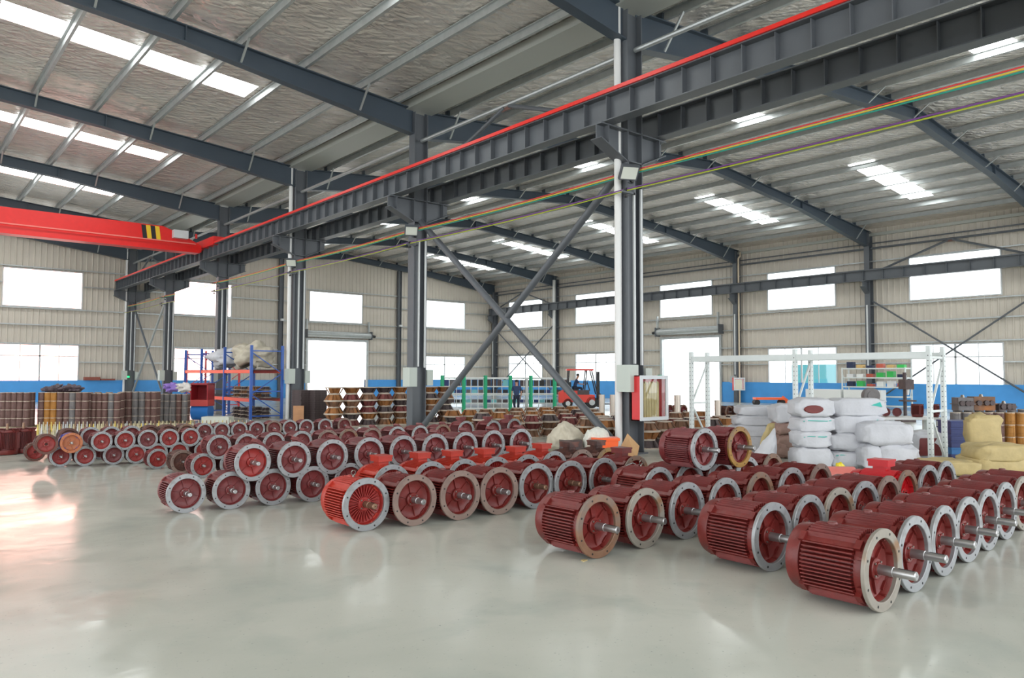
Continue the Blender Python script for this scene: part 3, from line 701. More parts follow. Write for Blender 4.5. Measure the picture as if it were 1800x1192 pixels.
# small motors, far left cluster
U = row([(82, 772, 'c', 'n', dict(body=M_brown, sh=None)), (125.6, 780.7, 'c', 'o', dict(body=M_blue, inner=mat('orange ochre primer', S(186, 112, 72), .5))), (179, 780.7, 'c', 'g'), (220, 777.8, 'c', 'g'), (260, 775.6, 'c', 'g', dict(inner=None)), (298, 775.6, 'c', 'g'), (335, 778, 'c', 'g')], .172, .43, 'on top of the far left heap', 'upper small motors far left', body=M_red2, sh='shs', extra=(), inner=M_inner, fixy=14.75)
row([(62, 794.5, 'c', 'n', dict(body=M_brown, sh=None)), (107, 803, 'c', 'g'), (150, 802, 'c', 'g'), (200, 800, 'c', 'g', dict(inner=None)), (239.6, 798.4, 'c', 'g'), (277.8, 807, 'c', 'g')]+under(U, 4), .172, .172, 'low in the far left heap', 'lower small motors far left', body=M_red2, sh='shs', extra=(), inner=M_inner)
U = row([(121, 772, 'c', 'n', dict(body=M_brown)), (160, 767, 'c', 'g'), (196, 763, 'c', 'g'), (232, 760, 'c', 'g'), (265.5, 757, 'c', 'n', dict(body=M_brown)), (296, 759, 'c', 'n', dict(body=M_brown)), (328, 758, 'c', 'b', dict(body=M_brown)), (360, 757, 'c', 'g'), (390, 758, 'c', 'g'), (421, 756, 'c', 'g'), (452, 754, 'c', 'g'), (482, 755, 'c', 't'), (510, 752, 'c', 'g'), (539, 751, 'c', 'g'), (572, 753, 'c', 'g'), (606, 752, 'c', 't')], .175, .44, 'on top of the hindmost left heap', 'upper motors of the hindmost left heap', body=M_red2, sh='shs', extra=(), fixy=15.9)
row([(98, 788, 'c', 'g')]+under(U), .175, .175, 'low in the hindmost left heap', 'lower motors of the hindmost left heap', body=M_red2, sh='shs', extra=())
# ------------------------------------------------------------------ stacks of laminated cores
def core_mesh():
    mb = MB(); R = .095; H = .25
    mb.lathe([(.055, 0), (R-.004, 0), (R, .006), (R, .05), (R-.005, .056), (R-.005, .064), (R, .07), (R, H-.07), (R-.005, H-.064), (R-.005, H-.056), (R, H-.05), (R, H-.006), (R-.004, H), (.055, H), (.055, 0)], 24, ax='z')
    for i in range(6):
        a = i*PI/3; mb.box((R-.006, -.008, .01), (R+.004, .008, H-.01), Matrix.Rotation(a, 3, 'Z'))
    mb.m(1).lathe([(R-.01, H-.016), (R+.003, H-.016), (R+.003, H), (R-.01, H)], 24, ax='z')
    return mb.mesh('laminated_core', [M_stat, M_castedge])
CORE = core_mesh()
LAY = ['bottom', 'second', 'third', 'top']
si = 0
def core_stack(P, nl, s_, mt, lab, group, z0=0.0):
    for j in range(nl):
        put('laminated_core', CORE, loc=(P.x, P.y, z0+j*.25*s_), rz=random.uniform(0, 6), mt=mt, sc=s_,
            label='%s, %s piece' % (lab, LAY[min(j, 3)]), cat='motor core', group=group)
cn = 0
blocks = [([5, 15, 25, 35, 46], 750, 'at the left edge'), ([72, 83, 94, 105], 749, 'by the white gap'), ([117, 127, 138, 149], 749, 'after the ochre ones'), ([164, 174, 184, 195, 205], 748, 'in the middle block'), ([215, 226, 237, 249, 260, 270], 745, 'under the purple sack'), ([283, 293, 304, 314, 324], 741, 'by the drum machine')]
for xs, yb_, nm in blocks:
    for i, x in enumerate(xs):
        P = on(x, yb_, 2, 0.06); D_ = (P-CAM).dot(FWD)
        s_ = 1.0 if nm != 'by the drum machine' else .9
        mt = M_staty if (nm == 'by the white gap' and i in (1, 2)) else (M_statg if random.random() < .18 else M_stat)
        core_stack(P, 4, s_*(1.0 if nm != 'in the middle block' else .97), mt, '%s laminated core, front, %s stack %s' % ({'laminated core ochre': 'ochre', 'laminated core grey': 'grey', 'laminated core brown': 'brown'}[mt.name], ORD[i], nm), 'core stacks by the blue wall', .06)
        if i % 2 == 0 or i == len(xs)-1:
            Q = P+Vector((.14, .19, 0))
            core_stack(Q, 4, s_, M_stat, 'brown laminated core, rear, %s stack %s' % (ORD[i], nm), 'rear core stacks by the blue wall', .06)
    a = on(xs[0]-6, yb_+2, 2, 0); b_ = on(xs[-1]+6, yb_+2, 2, 0); d = (b_-a)
    R_ = Matrix.Rotation(math.atan2(d.y, d.x), 3, 'Z')
    MB().box((0, -.02, 0), (d.length, .55, .06), R_, (a.x, a.y, 0)).build('pallet', M_pallet, smooth=0, label='low pale pallet under the core stacks %s' % nm, cat='pallet', group='pallets under core stacks')
# right block, thicker cores
for i, x in enumerate([1681, 1700, 1719, 1738, 1757, 1776, 1795]):
    for j, (yy, nm) in enumerate(((789, 'front row'), (777, 'rear row'))):
        P = on(x+j*4, yy, 2, 0); mt = (M_statg, M_statg, M_staty, M_stat, M_stat, M_staty, M_staty)[i] if j == 0 else M_statg
        core_stack(P, 3, 1.08, mt, '%s laminated core, %s, %s stack at right edge' % ('ochre' if mt is M_staty else 'grey' if mt is M_statg else 'brown', nm, ORD[i]), 'core stacks at the right edge', 0)

# standing motor frames at the left edge
for i, (x, y) in enumerate(((-12, 801), (14, 801), (43, 798))):
    P = on(x, y, 2, 0); s_ = .86
    o = root('motor_frame', (P.x, P.y+.24, .615*s_), 'red brown finned motor frame standing upright, %s from the left edge' % ORD[i], 'motor frame', 'upright motor frames')
    o.rotation_euler = (-PI/2, 0, 0); o.scale = (s_,)*3
    for nm, k in (('frame', 'frame'), ('fan_cowl', 'cowl'), ('end_shield', 'shield')): put(nm, LIB[k], o, mt=M_red, loc=(0, 0, -RM))
    put('shaft', LIB['shs'], o, mt=M_steelr, loc=(0, 0, -RM))
# upright rotor shafts in front of the pallets
SH = MB().lathe([(0, 0), (.03, 0), (.03, .12), (.02, .12), (.02, .2), (.014, .2), (.014, .27), (0, .27)], 10, ax='z').mesh('rotor_shaft', M_steelr)
k_ = 0
for x in range(66, 440, 7):
    for j in range(2):
        P = on(x+j*3, 764-j*5-(x-66)*.012, 2, 0)
        put('rotor_shaft', SH, loc=(P.x, P.y, 0), mt=random.choice([M_steelr, M_pallet, M_steel, mat('yellow wrap', S(214, 190, 100), .5), M_pallet]), label='short upright rotor shaft in the long line before the core stacks', cat='shaft', group='upright rotor shafts')

# ------------------------------------------------------------------ rusty castings in stacks
def casting(top_r=.17, R=.29, H=.19):
    mb = MB()
    mb.m(1).lathe([(top_r-.05, H), (top_r, H), (top_r, H-.018), (top_r-.05, H-.018), (top_r-.05, H)], 24, ax='z')
    mb.lathe([(R-.09, 0), (R, 0), (R, .02), (R-.09, .02), (R-.09, 0)], 28, ax='z').m(0)
    mb.lathe([(R-.10, .018), (top_r-.03, H-.02)], 24, ax='z')  # inner cone added to block light showing through between the legs
    for i in range(6):
        a = PI/6+i*PI/3; c, s_ = math.cos(a), math.sin(a)
        p0 = Vector((c*(R-.035), s_*(R-.035), .018)); p1 = Vector((c*(top_r-.01), s_*(top_r-.01), H-.015)); t = Vector((-s_, c, 0))
        w0, w1 = .05, .035; n_ = Vector((c, s_, 0))*.016
        vs = [p0-t*w0-n_, p0+t*w0-n_, p0+t*w0+n_, p0-t*w0+n_, p1-t*w1-n_, p1+t*w1-n_, p1+t*w1+n_, p1-t*w1+n_]
        mb.add(vs, [(0, 1, 2, 3), (7, 6, 5, 4), (0, 4, 5, 1), (1, 5, 6, 2), (2, 6, 7, 3), (3, 7, 4, 0)])
    return mb.mesh('bracket_casting', [M_cast, M_castedge])
CAST = casting()
M_casto = mat('orange rusty casting', S(150, 98, 52), .65, .1, var=.2, vs=6, bump=.2)
M_castm = mat('maroon casting', S(110, 52, 50), .6, .1, var=.2, vs=6)
cmats = [M_cast, M_cast, M_casto, M_castd, M_cast, M_castd, M_castm, M_casto]
def cast_stack(x, y, n_, lab, group, s_=1):
    for j in range(n_):
        flip = j % 2
        o = put('bracket_casting', CAST, loc=(x, y, (j+flip)*.19*s_+.002*j), mt=random.choice(cmats), label='%s, %s up' % (lab, ORD[j]), cat='casting', group=group, sc=s_)
        o.rotation_euler = (PI if flip else 0, 0, random.uniform(0, 3))
for i in range(10):
    for j in range(5):
        x, y = 13.2+.6*i, 11.0+.62*j
        if i > 3 and 1 < j < 4: continue
        cast_stack(x, y, 3, 'rusty casting, %s row behind nearest column, %s stack' % (ORD[j], ORD[i]), 'castings behind the nearest column')
for i in range(8):
    for j in range(2):
        cast_stack(10.9+.6*i+.3*j, 21.5+.55*j, 5+j, 'rusty casting, tall %s row by second column, %s stack' % (('front', 'rear')[j], ORD[i]), 'castings in the tall row', 1.05)
for j, (x0, y, n_) in enumerate(((12.6, 14.9, 6), (12.9, 16.6, 8), (13.2, 18.4, 9))):
    for i in range(n_):
        cast_stack(x0+.62*i, y, 3, 'rusty casting behind the crossed pipes, %s row, %s stack' % (ORD[j], ORD[i]), 'castings behind the crossed braces')
# flat dark plates
PL = MB().box((-.4, -.3, 0), (.4, .3, .06)).box((-.42, -.32, .06), (.42, .32, .075)).mesh('steel_plate_frame', M_castd, 0)
for i, (x, y) in enumerate(((538, 741), (562, 741))):
    P = on(x, y, 2, 0)
    for j in range(14): put('plate_frame', PL, loc=(P.x, P.y+.3, j*.077), rz=.1+random.uniform(-.03, .03), sc=(.6, 1, 1), label='dark flat steel frame, %s up in the %s pile by the end doorway' % (ORD[j], ('left', 'right')[i]), cat='steel frame', group='piled dark frames')

# ------------------------------------------------------------------ soft sacks, tarps
def blob(name, sx, sy, sz, m_, seed=0, pw=.42, amp=.03, fr=6.5, nseg=20, pinch=0, sag=0):
    """rounded cushion with folds: half sizes sx, sy, sz; base at z = 0"""
    vs = []; nu, nv = nseg*2, nseg
    def sp(v, e): return math.copysign(abs(v)**e, v)
    for j in range(nv+1):
        ph = -PI/2+PI*j/nv
        for i in range(nu):
            th = 2*PI*i/nu
            x = sp(math.cos(ph), pw)*sp(math.cos(th), pw); y = sp(math.cos(ph), pw)*sp(math.sin(th), pw); z = sp(math.sin(ph), pw)
            p = Vector((x*sx, y*sy, z*sz))
            if pinch: k = 1-pinch*max(0, abs(x)-.6)/.4; p.z *= k; p.y *= (1-pinch*.4*max(0, abs(x)-.6)/.4)
            nz = noise.fractal(Vector((p.x*fr+seed*7.3, p.y*fr, p.z*fr*1.6)), .8, 2.1, 3)+.5-1.4*abs(noise.noise(Vector((p.x*fr*.9+seed*3.1, p.y*fr*.9, p.z*fr*2.2))))
            p += p.normalized()*nz*amp
            if sag: p.z -= sag*abs(x)*sz
            vs.append(p+Vector((0, 0, sz)))
    fs = [(j*nu+i, j*nu+(i+1) % nu, (j+1)*nu+(i+1) % nu, (j+1)*nu+i) for j in range(nv) for i in range(nu)]
    zmin = min(v.z for v in vs); vs = [v-Vector((0, 0, zmin)) for v in vs]
    mb = MB(); mb.add(vs, fs); return mb.mesh(name, m_, 80)
VR = Matrix.Rotation(-YAW, 4, 'Z')
def sack(rect, D, m_, lab, group, seed, thick=.28, name='sack', pinch=.22, extra=None, tilt=0, pw=.27, amp=.046, cat='sack'):
    x0, y0, x1, y1 = rect; a = dep(x0, y1, D); b_ = dep(x1, y0, D); w_ = (Vector((b_.x-a.x, b_.y-a.y, 0))).length; h = b_.z-a.z
    c = (a+b_)/2; zb = max(a.z, 0.0)
    me = blob(name, w_/2+.01, thick, h/2, m_, seed, pw=pw, pinch=pinch, amp=amp)
    r = root(name, (c.x, c.y, zb), lab, cat, group, rz=-YAW+tilt)
    put('cloth', me, r)
    # tied ear / seam at one end
    if extra == 'seam': MB().tube([(-w_/2*.8, -thick*.95, h*.80), (-w_/4, -thick*1.02, h*.86), (w_/4, -thick*1.02, h*.82), (w_/2*.85, -thick*.9, h*.86)], .008, 6).build('printed_band', M_bagt, r)
    if extra == 'corner':
        MB().prism([(w_*.18, h*.72), (w_*.40, h*.62), (w_*.36, h*.90)], -thick*1.04, -thick*.99, ax='y').build('printed_band', M_bagt, r, smooth=0)
    if extra == 'open':
        MB().lathe([(0, 0), (w_*.24, .0), (w_*.27, .015), (w_*.24, .03)], 14, (-.05, -thick*1.09, 0)).build('torn_opening', M_red, r, sc=(1, 1, .42), loc=(0, 0, h*.5))
    if extra == 'square':
        MB().box((-w_*.32, -thick*1.06, h*.12), (w_*.34, -thick*.9, h*.85)).build('contents', M_red2, r, smooth=0)
    if extra == 'ear': MB().cyl((w_*.46, -.05, h*.5), (w_*.62, -.08, h*.75), .035, .06, n=10).build('tied_end', m_, r)
    return r
SK = [((1392, 703, 1456, 734), 13.10, 'open', 'white sack torn open showing red parts, topmost of the left white stack'), ((1396, 734, 1456, 761), 13.15, 'seam', 'white sack just under the torn open one'), ((1397, 761, 1451, 789), 13.10, 'seam', 'white sack second from the bottom of the left white stack'), ((1395, 789, 1453, 824), 13.10, 'ear', 'white sack at the bottom of the left white stack'),
 ((1456, 703, 1546, 733), 13.30, 'corner', 'longest white sack with teal print, topmost of the right white stack'), ((1456, 733, 1542, 764), 13.30, 'corner', 'white sack with teal print just under the longest one'), ((1452, 764, 1514, 793), 13.30, 'ear', 'white sack with tied end, second from the bottom of the right stack'), ((1453, 793, 1507, 822), 13.30, 'seam', 'white sack at the bottom of the right white stack'),
 ((1509, 743, 1592, 783), 12.95, None, 'plump white sack on top of the low heap left of the rack'), ((1508, 783, 1538, 824), 13.00, 'ear', 'small upright white sack under the plump one'), ((1537, 783, 1602, 824), 12.95, None, 'wide white sack on the floor under the plump one'), ((1590, 762, 1652, 803), 13.9, 'square', 'white sack with a square opening showing red, behind the rack upright'), ((1588, 803, 1648, 826), 13.9, 'seam', 'white sack on the floor below the square opened one'),
 ((1296, 714, 1364, 731), 15.8, None, 'cream white sack topmost of the rear left stack'), ((1291, 731, 1356, 748), 15.8, None, 'second white sack down in the rear left stack'), ((1288, 748, 1342, 768), 15.8, None, 'third white sack down in the rear left stack'), ((1292, 768, 1338, 805), 15.8, None, 'lowest white sack of the rear left stack'),
 ((1357, 712, 1396, 745), 15.0, None, 'short white sack on top of the brown paper sacks')]
for i, (rc, D, ex, lab) in enumerate(SK): sack(rc, D, M_bag, lab, 'white sacks', i+1, extra=ex)
for i, (rc, nm) in enumerate((((1360, 745, 1396, 765), 'topmost'), ((1361, 765, 1396, 788), 'second from top'), ((1361, 788, 1397, 814), 'lowest'))): sack(rc, 14.9, M_bagb, 'brown paper sack between the white stacks, %s of three' % nm, 'brown sacks', 30+i, thick=.25)
for i, (rc, D, nm) in enumerate((((1702, 783, 1806, 812), 12.6, 'tan paper sack on top of the pair at the right edge'), ((1698, 812, 1796, 842), 12.6, 'tan paper sack under the upper one at the right edge'), ((1618, 824, 1706, 848), 12.4, 'flat tan paper sack on the floor right of the red tube'))): sack(rc, D, M_tan, nm, 'tan sacks', 40+i, thick=.33)
sack((1702, 733, 1756, 800), 13.4, M_tan, 'crumpled tan paper sack standing upright before the core stacks', 'tan sacks', 50, thick=.12, pinch=.1, amp=.06)
# leaning white sack: a tall wedge
def wedge(rect_pts, D, thick, m_, name, lab, cat, seed, part='cloth'):
    pts = [dep(x, y, D) for x, y in rect_pts]; c = sum(pts, Vector())/len(pts); zb = max(0, min(p.z for p in pts))
    r = root(name, (c.x, c.y, zb), lab, cat)
    n_ = Vector((math.sin(YAW), math.cos(YAW), 0)); loc = [Vector((p.x-c.x, p.y-c.y, max(p.z, zb)-zb)) for p in pts]; mid = sum(loc, Vector())/len(loc)
    vs = []; rings = 12; N_ = len(loc)*8; edge = []
    for i in range(len(loc)):
        for j in range(8): edge.append(loc[i].lerp(loc[(i+1) % len(loc)], j/8))
    mb = MB()
    for sgn in (-1, 1):
        for q in range(rings+1):
            f = q/rings; bul = math.sqrt(max(0, 1-f*f))
            for e in edge:
                p = mid.lerp(e, f); nz = 1-2*abs(noise.noise(Vector((p.x*5+seed, p.y*5, p.z*3.5)))); n2 = noise.noise(Vector((p.x*13+seed, p.y*13, p.z*13)))
                k = thick*.55*nz+.03*n2
                vs.append(p+n_*sgn*(thick*.75*bul+k*(1 if f < 1 else 0)*bul)+Vector((0, 0, max(-p.z, .03*n2*f))))
    for s_ in (0, 1):
        for q in range(rings):
            for i in range(N_):
                a, b_ = s_*(rings+1)*N_+q*N_+i, s_*(rings+1)*N_+q*N_+(i+1) % N_
                mb.f.append((a, b_, b_+N_, a+N_)); mb.mi.append(0)
    mb.v = [tuple(v) for v in vs]
    put(part, mb.mesh(part, m_, 80), r); return r
wedge([(1310, 822), (1330, 790), (1362, 752), (1366, 790), (1362, 818), (1345, 824)], 13.3, .16, M_bag, 'sack', 'white woven sack leaning to a point beside the yellow rimmed motor', 'sack', 3)
wedge([(1330, 822), (1338, 770), (1350, 745), (1362, 742), (1360, 822)], 14.3, .06, M_tan, 'sack', 'folded tan paper sack behind the pointed white one', 'sack', 9)
wedge([(1468, 832), (1470, 815), (1478, 813), (1486, 820), (1483, 832)], 12.4, .05, mat('yellow plastic bag', S(226, 206, 40), .4), 'plastic_bag', 'small bright yellow plastic bag beside the red tube', 'bag', 5)
# red and pink tubes lying beside the red motor
P = dep(1520, 832, 10.6); r = root('cylinder_drum', (P.x, P.y, 0), 'pink and red metal drum lying before the white sacks', 'drum', rz=-.25)
MB().cyl((-.55, .35, .17), (-.1, .1, .17), .165, n=28).build('pink_sleeve', mat('faded pink enamel', S(226, 128, 118), .35), r)
# cream tarp heaps
wedge([(958, 790), (962, 768), (975, 752), (990, 741), (1005, 745), (1022, 758), (1030, 775), (1028, 796), (985, 800)], 15.0, .32, M_tarp, 'tarpaulin', 'cream tarpaulin heaped over a machine left of the nearest column', 'tarpaulin', 4)
P = dep(1000, 790, 14.6); r = root('gearbox', (P.x, P.y, 0), 'dark grey machine housing half hidden by the cream tarpaulin', 'machine', rz=-YAW)
MB().box((-.18, -.15, 0), (.25, .15, .36)).cyl((0, -.17, .2), (0, -.14, .2), .1, n=20).build('housing', M_castd, r)
wedge([(1026, 800), (1025, 770), (1033, 755), (1050, 750), (1066, 755), (1073, 768), (1055, 775), (1044, 800)], 14.6, .2, M_cotton, 'cotton_waste', 'heap of fluffy white cotton waste beside the orange bucket', 'cotton waste', 6, 'fibres')
P = dep(1063, 800, 14.4); r = root('bucket', (P.x, P.y, 0), 'orange plastic bin with white cotton hanging over it, by the nearest column', 'bucket')
MB().prism([(-.2, .0), (.2, .0), (.24, .42), (-.24, .42)], -.2, .2, ax='y').build('body', M_plast, r, smooth=0); r.rotation_euler[2] = -YAW
MB().box((-.26, -.22, .38), (.26, .22, .43)).build('rim', M_plast, r, smooth=0)
# cardboard leaning on the nearest column
pts = [dep(1082, 803, 14.55), dep(1103, 762, 14.75), dep(1124, 784, 14.75), dep(1118, 812, 14.5)]
n_ = Vector((math.sin(YAW), math.cos(YAW), 0))*.012
MB().add([p-n_ for p in pts]+[p+n_ for p in pts], [(0, 1, 2, 3), (7, 6, 5, 4), (0, 4, 5, 1), (1, 5, 6, 2), (2, 6, 7, 3), (3, 7, 4, 0)]).build('cardboard_sheet', M_card, smooth=0, label='brown cardboard sheet leaning cornerwise against the nearest column', cat='cardboard')
MB().box((0, 0, 0), (.35, .03, .55)).build('wood_board', M_wood, loc=tuple(on(515, 742, 2, 0)), rz=-.5, smooth=0, label='small wood board leaning on the third middle column', cat='board')
# fire hose cabinet on the nearest column
def cabinet(loc, rz, lab, s_=1, inner=M_tan):
    r = root('hose_cabinet', loc, lab, 'cabinet', 'hose cabinets', rz=rz); r.scale = (s_,)*3
    mr_ = mat('cabinet red', S(206, 44, 46), .35)
    mb = MB(); w_, h, d = .86, .9, .22
    mb.box((0, 0, 0), (.02, d, h)).box((w_-.02, 0, 0), (w_, d, h)).box((0, 0, 0), (w_, d, .02)).box((0, 0, h-.02), (w_, d, h)).box((0, d-.02, 0), (w_, d, h))
    mb.build('body', mr_, r, smooth=0)
    mb = MB(); t = .07
    mb.box((0, -.03, 0), (w_, 0, t)).box((0, -.03, h-t), (w_, 0, h)).box((0, -.03, t), (t, 0, h-t)).box((w_-t, -.03, t), (w_, 0, h-t))
    dr = mb.build('door_frame', M_alu, r, smooth=0)
    MB().box((t, -.018, t), (w_-t, -.012, h-t)).build('pane', M_glass, dr, smooth=0)
    mb = MB(); import random as rn
    for i in range(14): mb.box((.10+i*.04, .04+.012*(i % 2), .03), (.137+i*.04, .07+.012*(i % 2), .78-(.02*(i % 3))))
    mb.build('folded_hose', inner, r, smooth=0)
    return r
cabinet((11.6, 9.86, .71), 0, 'red hose cabinet with white framed glass door on the nearest column')
cabinet((XW-1.3, ROW(3)-.4, .75), -.5, 'smaller red hose cabinet with white frame near the right wall downpipe', .85)

# ------------------------------------------------------------------ racks
def upright(mb, x, y, h, w_=.09, d=.07): mb.box((x-w_/2, y-d/2, 0), (x+w_/2, y+d/2, h))
def rack(name, x0, x1, ys, h, beams, mu, mbm, lab, deck=None, holes=False):
    r = root(name, (x0, ys[0], 0), lab, 'rack')
    for k, y in enumerate(ys):
        for x in (x0, x1):
            mb = MB(); upright(mb, x-x0, y-ys[0], h); mb.m(1)
            if holes:
                for q in range(int(h/.09)-1):
                    mb.cyl((x-x0, y-ys[0]-.0355, .08+q*.09), (x-x0, y-ys[0]-.034, .08+q*.09), .012, n=8)
                    mb.cyl((x-x0-.0455, y-ys[0], .08+q*.09), (x-x0-.044, y-ys[0], .08+q*.09), .012, n=8)
            mb.build('upright', [mu, M_blk if not holes else mat('hole light', S(120, 126, 126), .6)], r, smooth=0)
        w_ = x1-x0; z = .12; up_ = 0
        for zz in (.12, h-.2, 1.0): MB().bar((0, y-ys[0], zz), (w_, y-ys[0], zz), .03, .04).build('frame_tie', mu, r, smooth=0)
        zs = [.15, .9, 1.65, h-.25] if h > 2.4 else [.15, .98, h-.25]
        for a, b_ in zip(zs, zs[1:]):
            p = ((0, y-ys[0], a), (w_, y-ys[0], b_)) if up_ else ((w_, y-ys[0], a), (0, y-ys[0], b_)); up_ ^= 1
            MB().bar(*p, .035, .03).build('diagonal_tie', mu, r, smooth=0)
    for ya_, yb2 in zip(ys, ys[1:]):
        for z in beams:
            for x in (0, x1-x0): MB().box((x-.025, ya_-ys[0]+.03, z-.06), (x+.025, yb2-ys[0]-.03, z+.06)).build('beam', mbm, r, smooth=0)
            if deck and z < h-.1: MB().box((.02, ya_-ys[0]+.04, z+.05), (x1-x0-.02, yb2-ys[0]-.04, z+.075)).build('shelf_deck', deck, r, smooth=0)
    return r
rack('storage_rack', 14.0, 14.6, [5.4, 7.9, 10.4], 2.14, [1.98], M_rackw, M_rackw, 'empty white perforated rack frame around the white sacks', holes=True)
rack('storage_rack', 10.3, 11.45, [26.7, 29.4, 32.1, 34.2], 2.66, [.69, 1.72], M_rackb, M_racko, 'blue rack with orange beams between third and fourth middle columns', deck=M_castd)
rack('storage_rack', 12.9, 13.9, [37.6, 40.2, 42.6], 2.9, [.7, 1.75], mat('red rack enamel', S(200, 50, 56), .4), M_racko, 'red rack before the bright lower window, left of the fourth column', deck=M_castd)
# goods on the blue rack
for j, y in enumerate((27.3, 28.0, 28.7)):
    for i, x in enumerate((10.55, 11.1)):
        for z in range(3): 
            o = put('bracket_casting', CAST, loc=(x, y, .765+z*.135), sc=.7, mt=M_castd if (i+j+z) % 2 else M_cast, label='dark bracket casting on the blue rack middle deck, %s pile, %s up' % (ORD[j*2+i], ORD[z]), cat='casting', group='castings on the blue rack')
            o = put('bracket_casting', CAST, loc=(x, y, .0+z*.135), sc=.7, mt=M_castd, label='dark bracket casting under the blue rack, %s pile, %s up' % (ORD[j*2+i], ORD[z]), cat='casting', group='castings under the blue rack')
r = root('tarpaulin', (10.85, 28.1, 1.80), 'crumpled cream tarpaulin on the top deck of the blue rack', 'tarpaulin')
put('cloth', blob('cloth', .55, 1.15, .42, M_tarp, 12, pw=.9, amp=.28, fr=2.0, nseg=24), r)
r = root('tarpaulin', (10.8, 30.9, 1.80), 'pale grey sack cloth heap on the farther bay of the blue rack', 'tarpaulin')
put('cloth', blob('cloth', .5, .9, .3, M_bag, 15, pw=.9, amp=.2, fr=2.2, nseg=20), r)
# red and blue drum machine
P = on(352, 740, 2, 0)
r = root('drum_machine', (P.x, P.y+.2, 0), 'machine with red hood over a blue drum left of fourth column', 'machine', rz=-YAW)
MB().cyl((-.3, .3, .3), (.3, .3, .3), .29, n=28).build('drum', mat('machine blue', S(34, 112, 190), .4), r)
MB().box((-.31, .0, .5), (.31, .6, .72)).build('skirt', mat('faded red', S(190, 70, 66), .5), r, smooth=0)
mb = MB(); mb.box((-.31, 0, .72), (-.27, .6, 1.28)).box((.27, 0, .72), (.31, .6, 1.28)).box((-.31, 0, 1.24), (.31, .6, 1.3)).box((-.31, .56, .72), (.31, .6, 1.28))
mb.build('hood', mat('deep red enamel', S(150, 26, 38), .45), r, smooth=0)
P = on(386, 750, 2, 0); MB().box((-.42, -.2, 0), (.42, .25, .30)).build('crate', mat('pale grey block', S(192, 194, 184), .7), loc=(P.x, P.y+.2, 0), rz=-YAW, smooth=0, label='pale grey block at the foot of the fourth middle column', cat='block')
# oddments on the core stacks
for x, y, c, nm in ((296, 690, S(140, 110, 190), 'purple plastic sack lying on the core stacks'), (318, 690, S(220, 214, 208), 'small white sack lying on the core stacks beside the purple one')):
    P = on(x, y+52, 2, 0); r = root('sack', (P.x+.1, P.y+.1, .97), nm, 'sack'); put('cloth', blob('cloth', .22, .16, .13, mat(nm[:12], c, .5), 3, pw=.8, amp=.08), r)
for i, (x, y) in enumerate(((90, 686), (122, 684))):
    P = on(x, 748, 2, .06); r = root('casting_heap', (P.x+.05, P.y+.1, 1.07), 'small heap of %s metal parts lying on the core stacks' % ('rust and blue', 'dark reddish')[i], 'metal parts'); r.location.z -= .07; r['kind'] = 'stuff'
    put('parts', blob('parts', .3, .15, .07, mat('mixed metal parts', S(92, 78, 84), .6, var=.4, vs=18), 5+i, pw=.9, amp=.12, fr=9), r)
# boxes on the window ledge
MB().box((0, -.3, 0), (.85, 0, .2)).build('box', mat('brick brown box', S(140, 76, 62), .6), loc=(9.5, GY-.13, WZ), smooth=0, label='long brown box on the dado ledge right of the left window', cat='box')
MB().box((0, -.3, 0), (.75, 0, .1)).build('box', MATS['brick brown box'], loc=(10.4, GY-.13, WZ), smooth=0, label='lower brown box on the dado ledge beside the long one', cat='box')
MB().box((0, 0, 0), (.22, .03, .1)).build('exit_light', mat('green exit light', S(30, 220, 110), .4, emit=2), loc=(XC-.3, ROW(6)-.22, 1.4), smooth=0, label='small glowing green exit light on the farthest middle column', cat='sign')

# ------------------------------------------------------------------ middle distance: guard fence, white shelving, steel cylinders
r = root('guard_fence', tuple(on(777, 724, 2, 0)), 'green posted guard fence with white rails behind the castings', 'fence')
o0 = on(777, 724, 2, 0); gp = [777, 815, 853, 897, 933, 975]
for i, x in enumerate(gp):
    p = on(x, 724, 2, 0)-o0; MB().box((p.x-.06, p.y-.06, 0), (p.x+.06, p.y+.06, 1.6)).build('post', M_green, r, smooth=0)
    if i:
        q = on(gp[i-1], 724, 2, 0)-o0
        for z in (.15, .8, 1.5): MB().bar((q.x, q.y, z), (p.x, p.y, z), .03, .04).build('rail', M_white, r, smooth=0)
        for t_ in (.33, .66):
            c = q.lerp(p, t_); MB().bar((c.x, c.y, .15), (c.x, c.y, 1.5), .02, .02).build('bar', M_white, r, smooth=0)
def shelf(x, y, rz, L_, H, n_, lab, d=.5, items=(M_castd, M_blk, M_castd)):
    r = root('shelf_unit', (x, y, 0), lab, 'shelf', rz=rz)
    for a in (0, L_):
        for b_ in (0, d): MB().box((a-.03, b_-.03, 0), (a+.03, b_+.03, H)).build('upright', M_rackw, r, smooth=0)
        MB().bar((a, 0, .3), (a, d, H-.2), .03, .03).build('diagonal_tie', M_rackw, r, smooth=0)
    for j in range(n_):
        z = .15+j*(H-.2)/(n_-1); MB().box((0, 0, z-.03), (L_, d, z+.03)).build('shelf', M_rackw, r, smooth=0)
    return r
MB().box((-.07, -.07, 0), (.07, .07, 1.65)).build('green_post', M_green, loc=tuple(on(1160, 724, 2, 0)), smooth=0, label='lone green post left of the right wall doorway', cat='post')
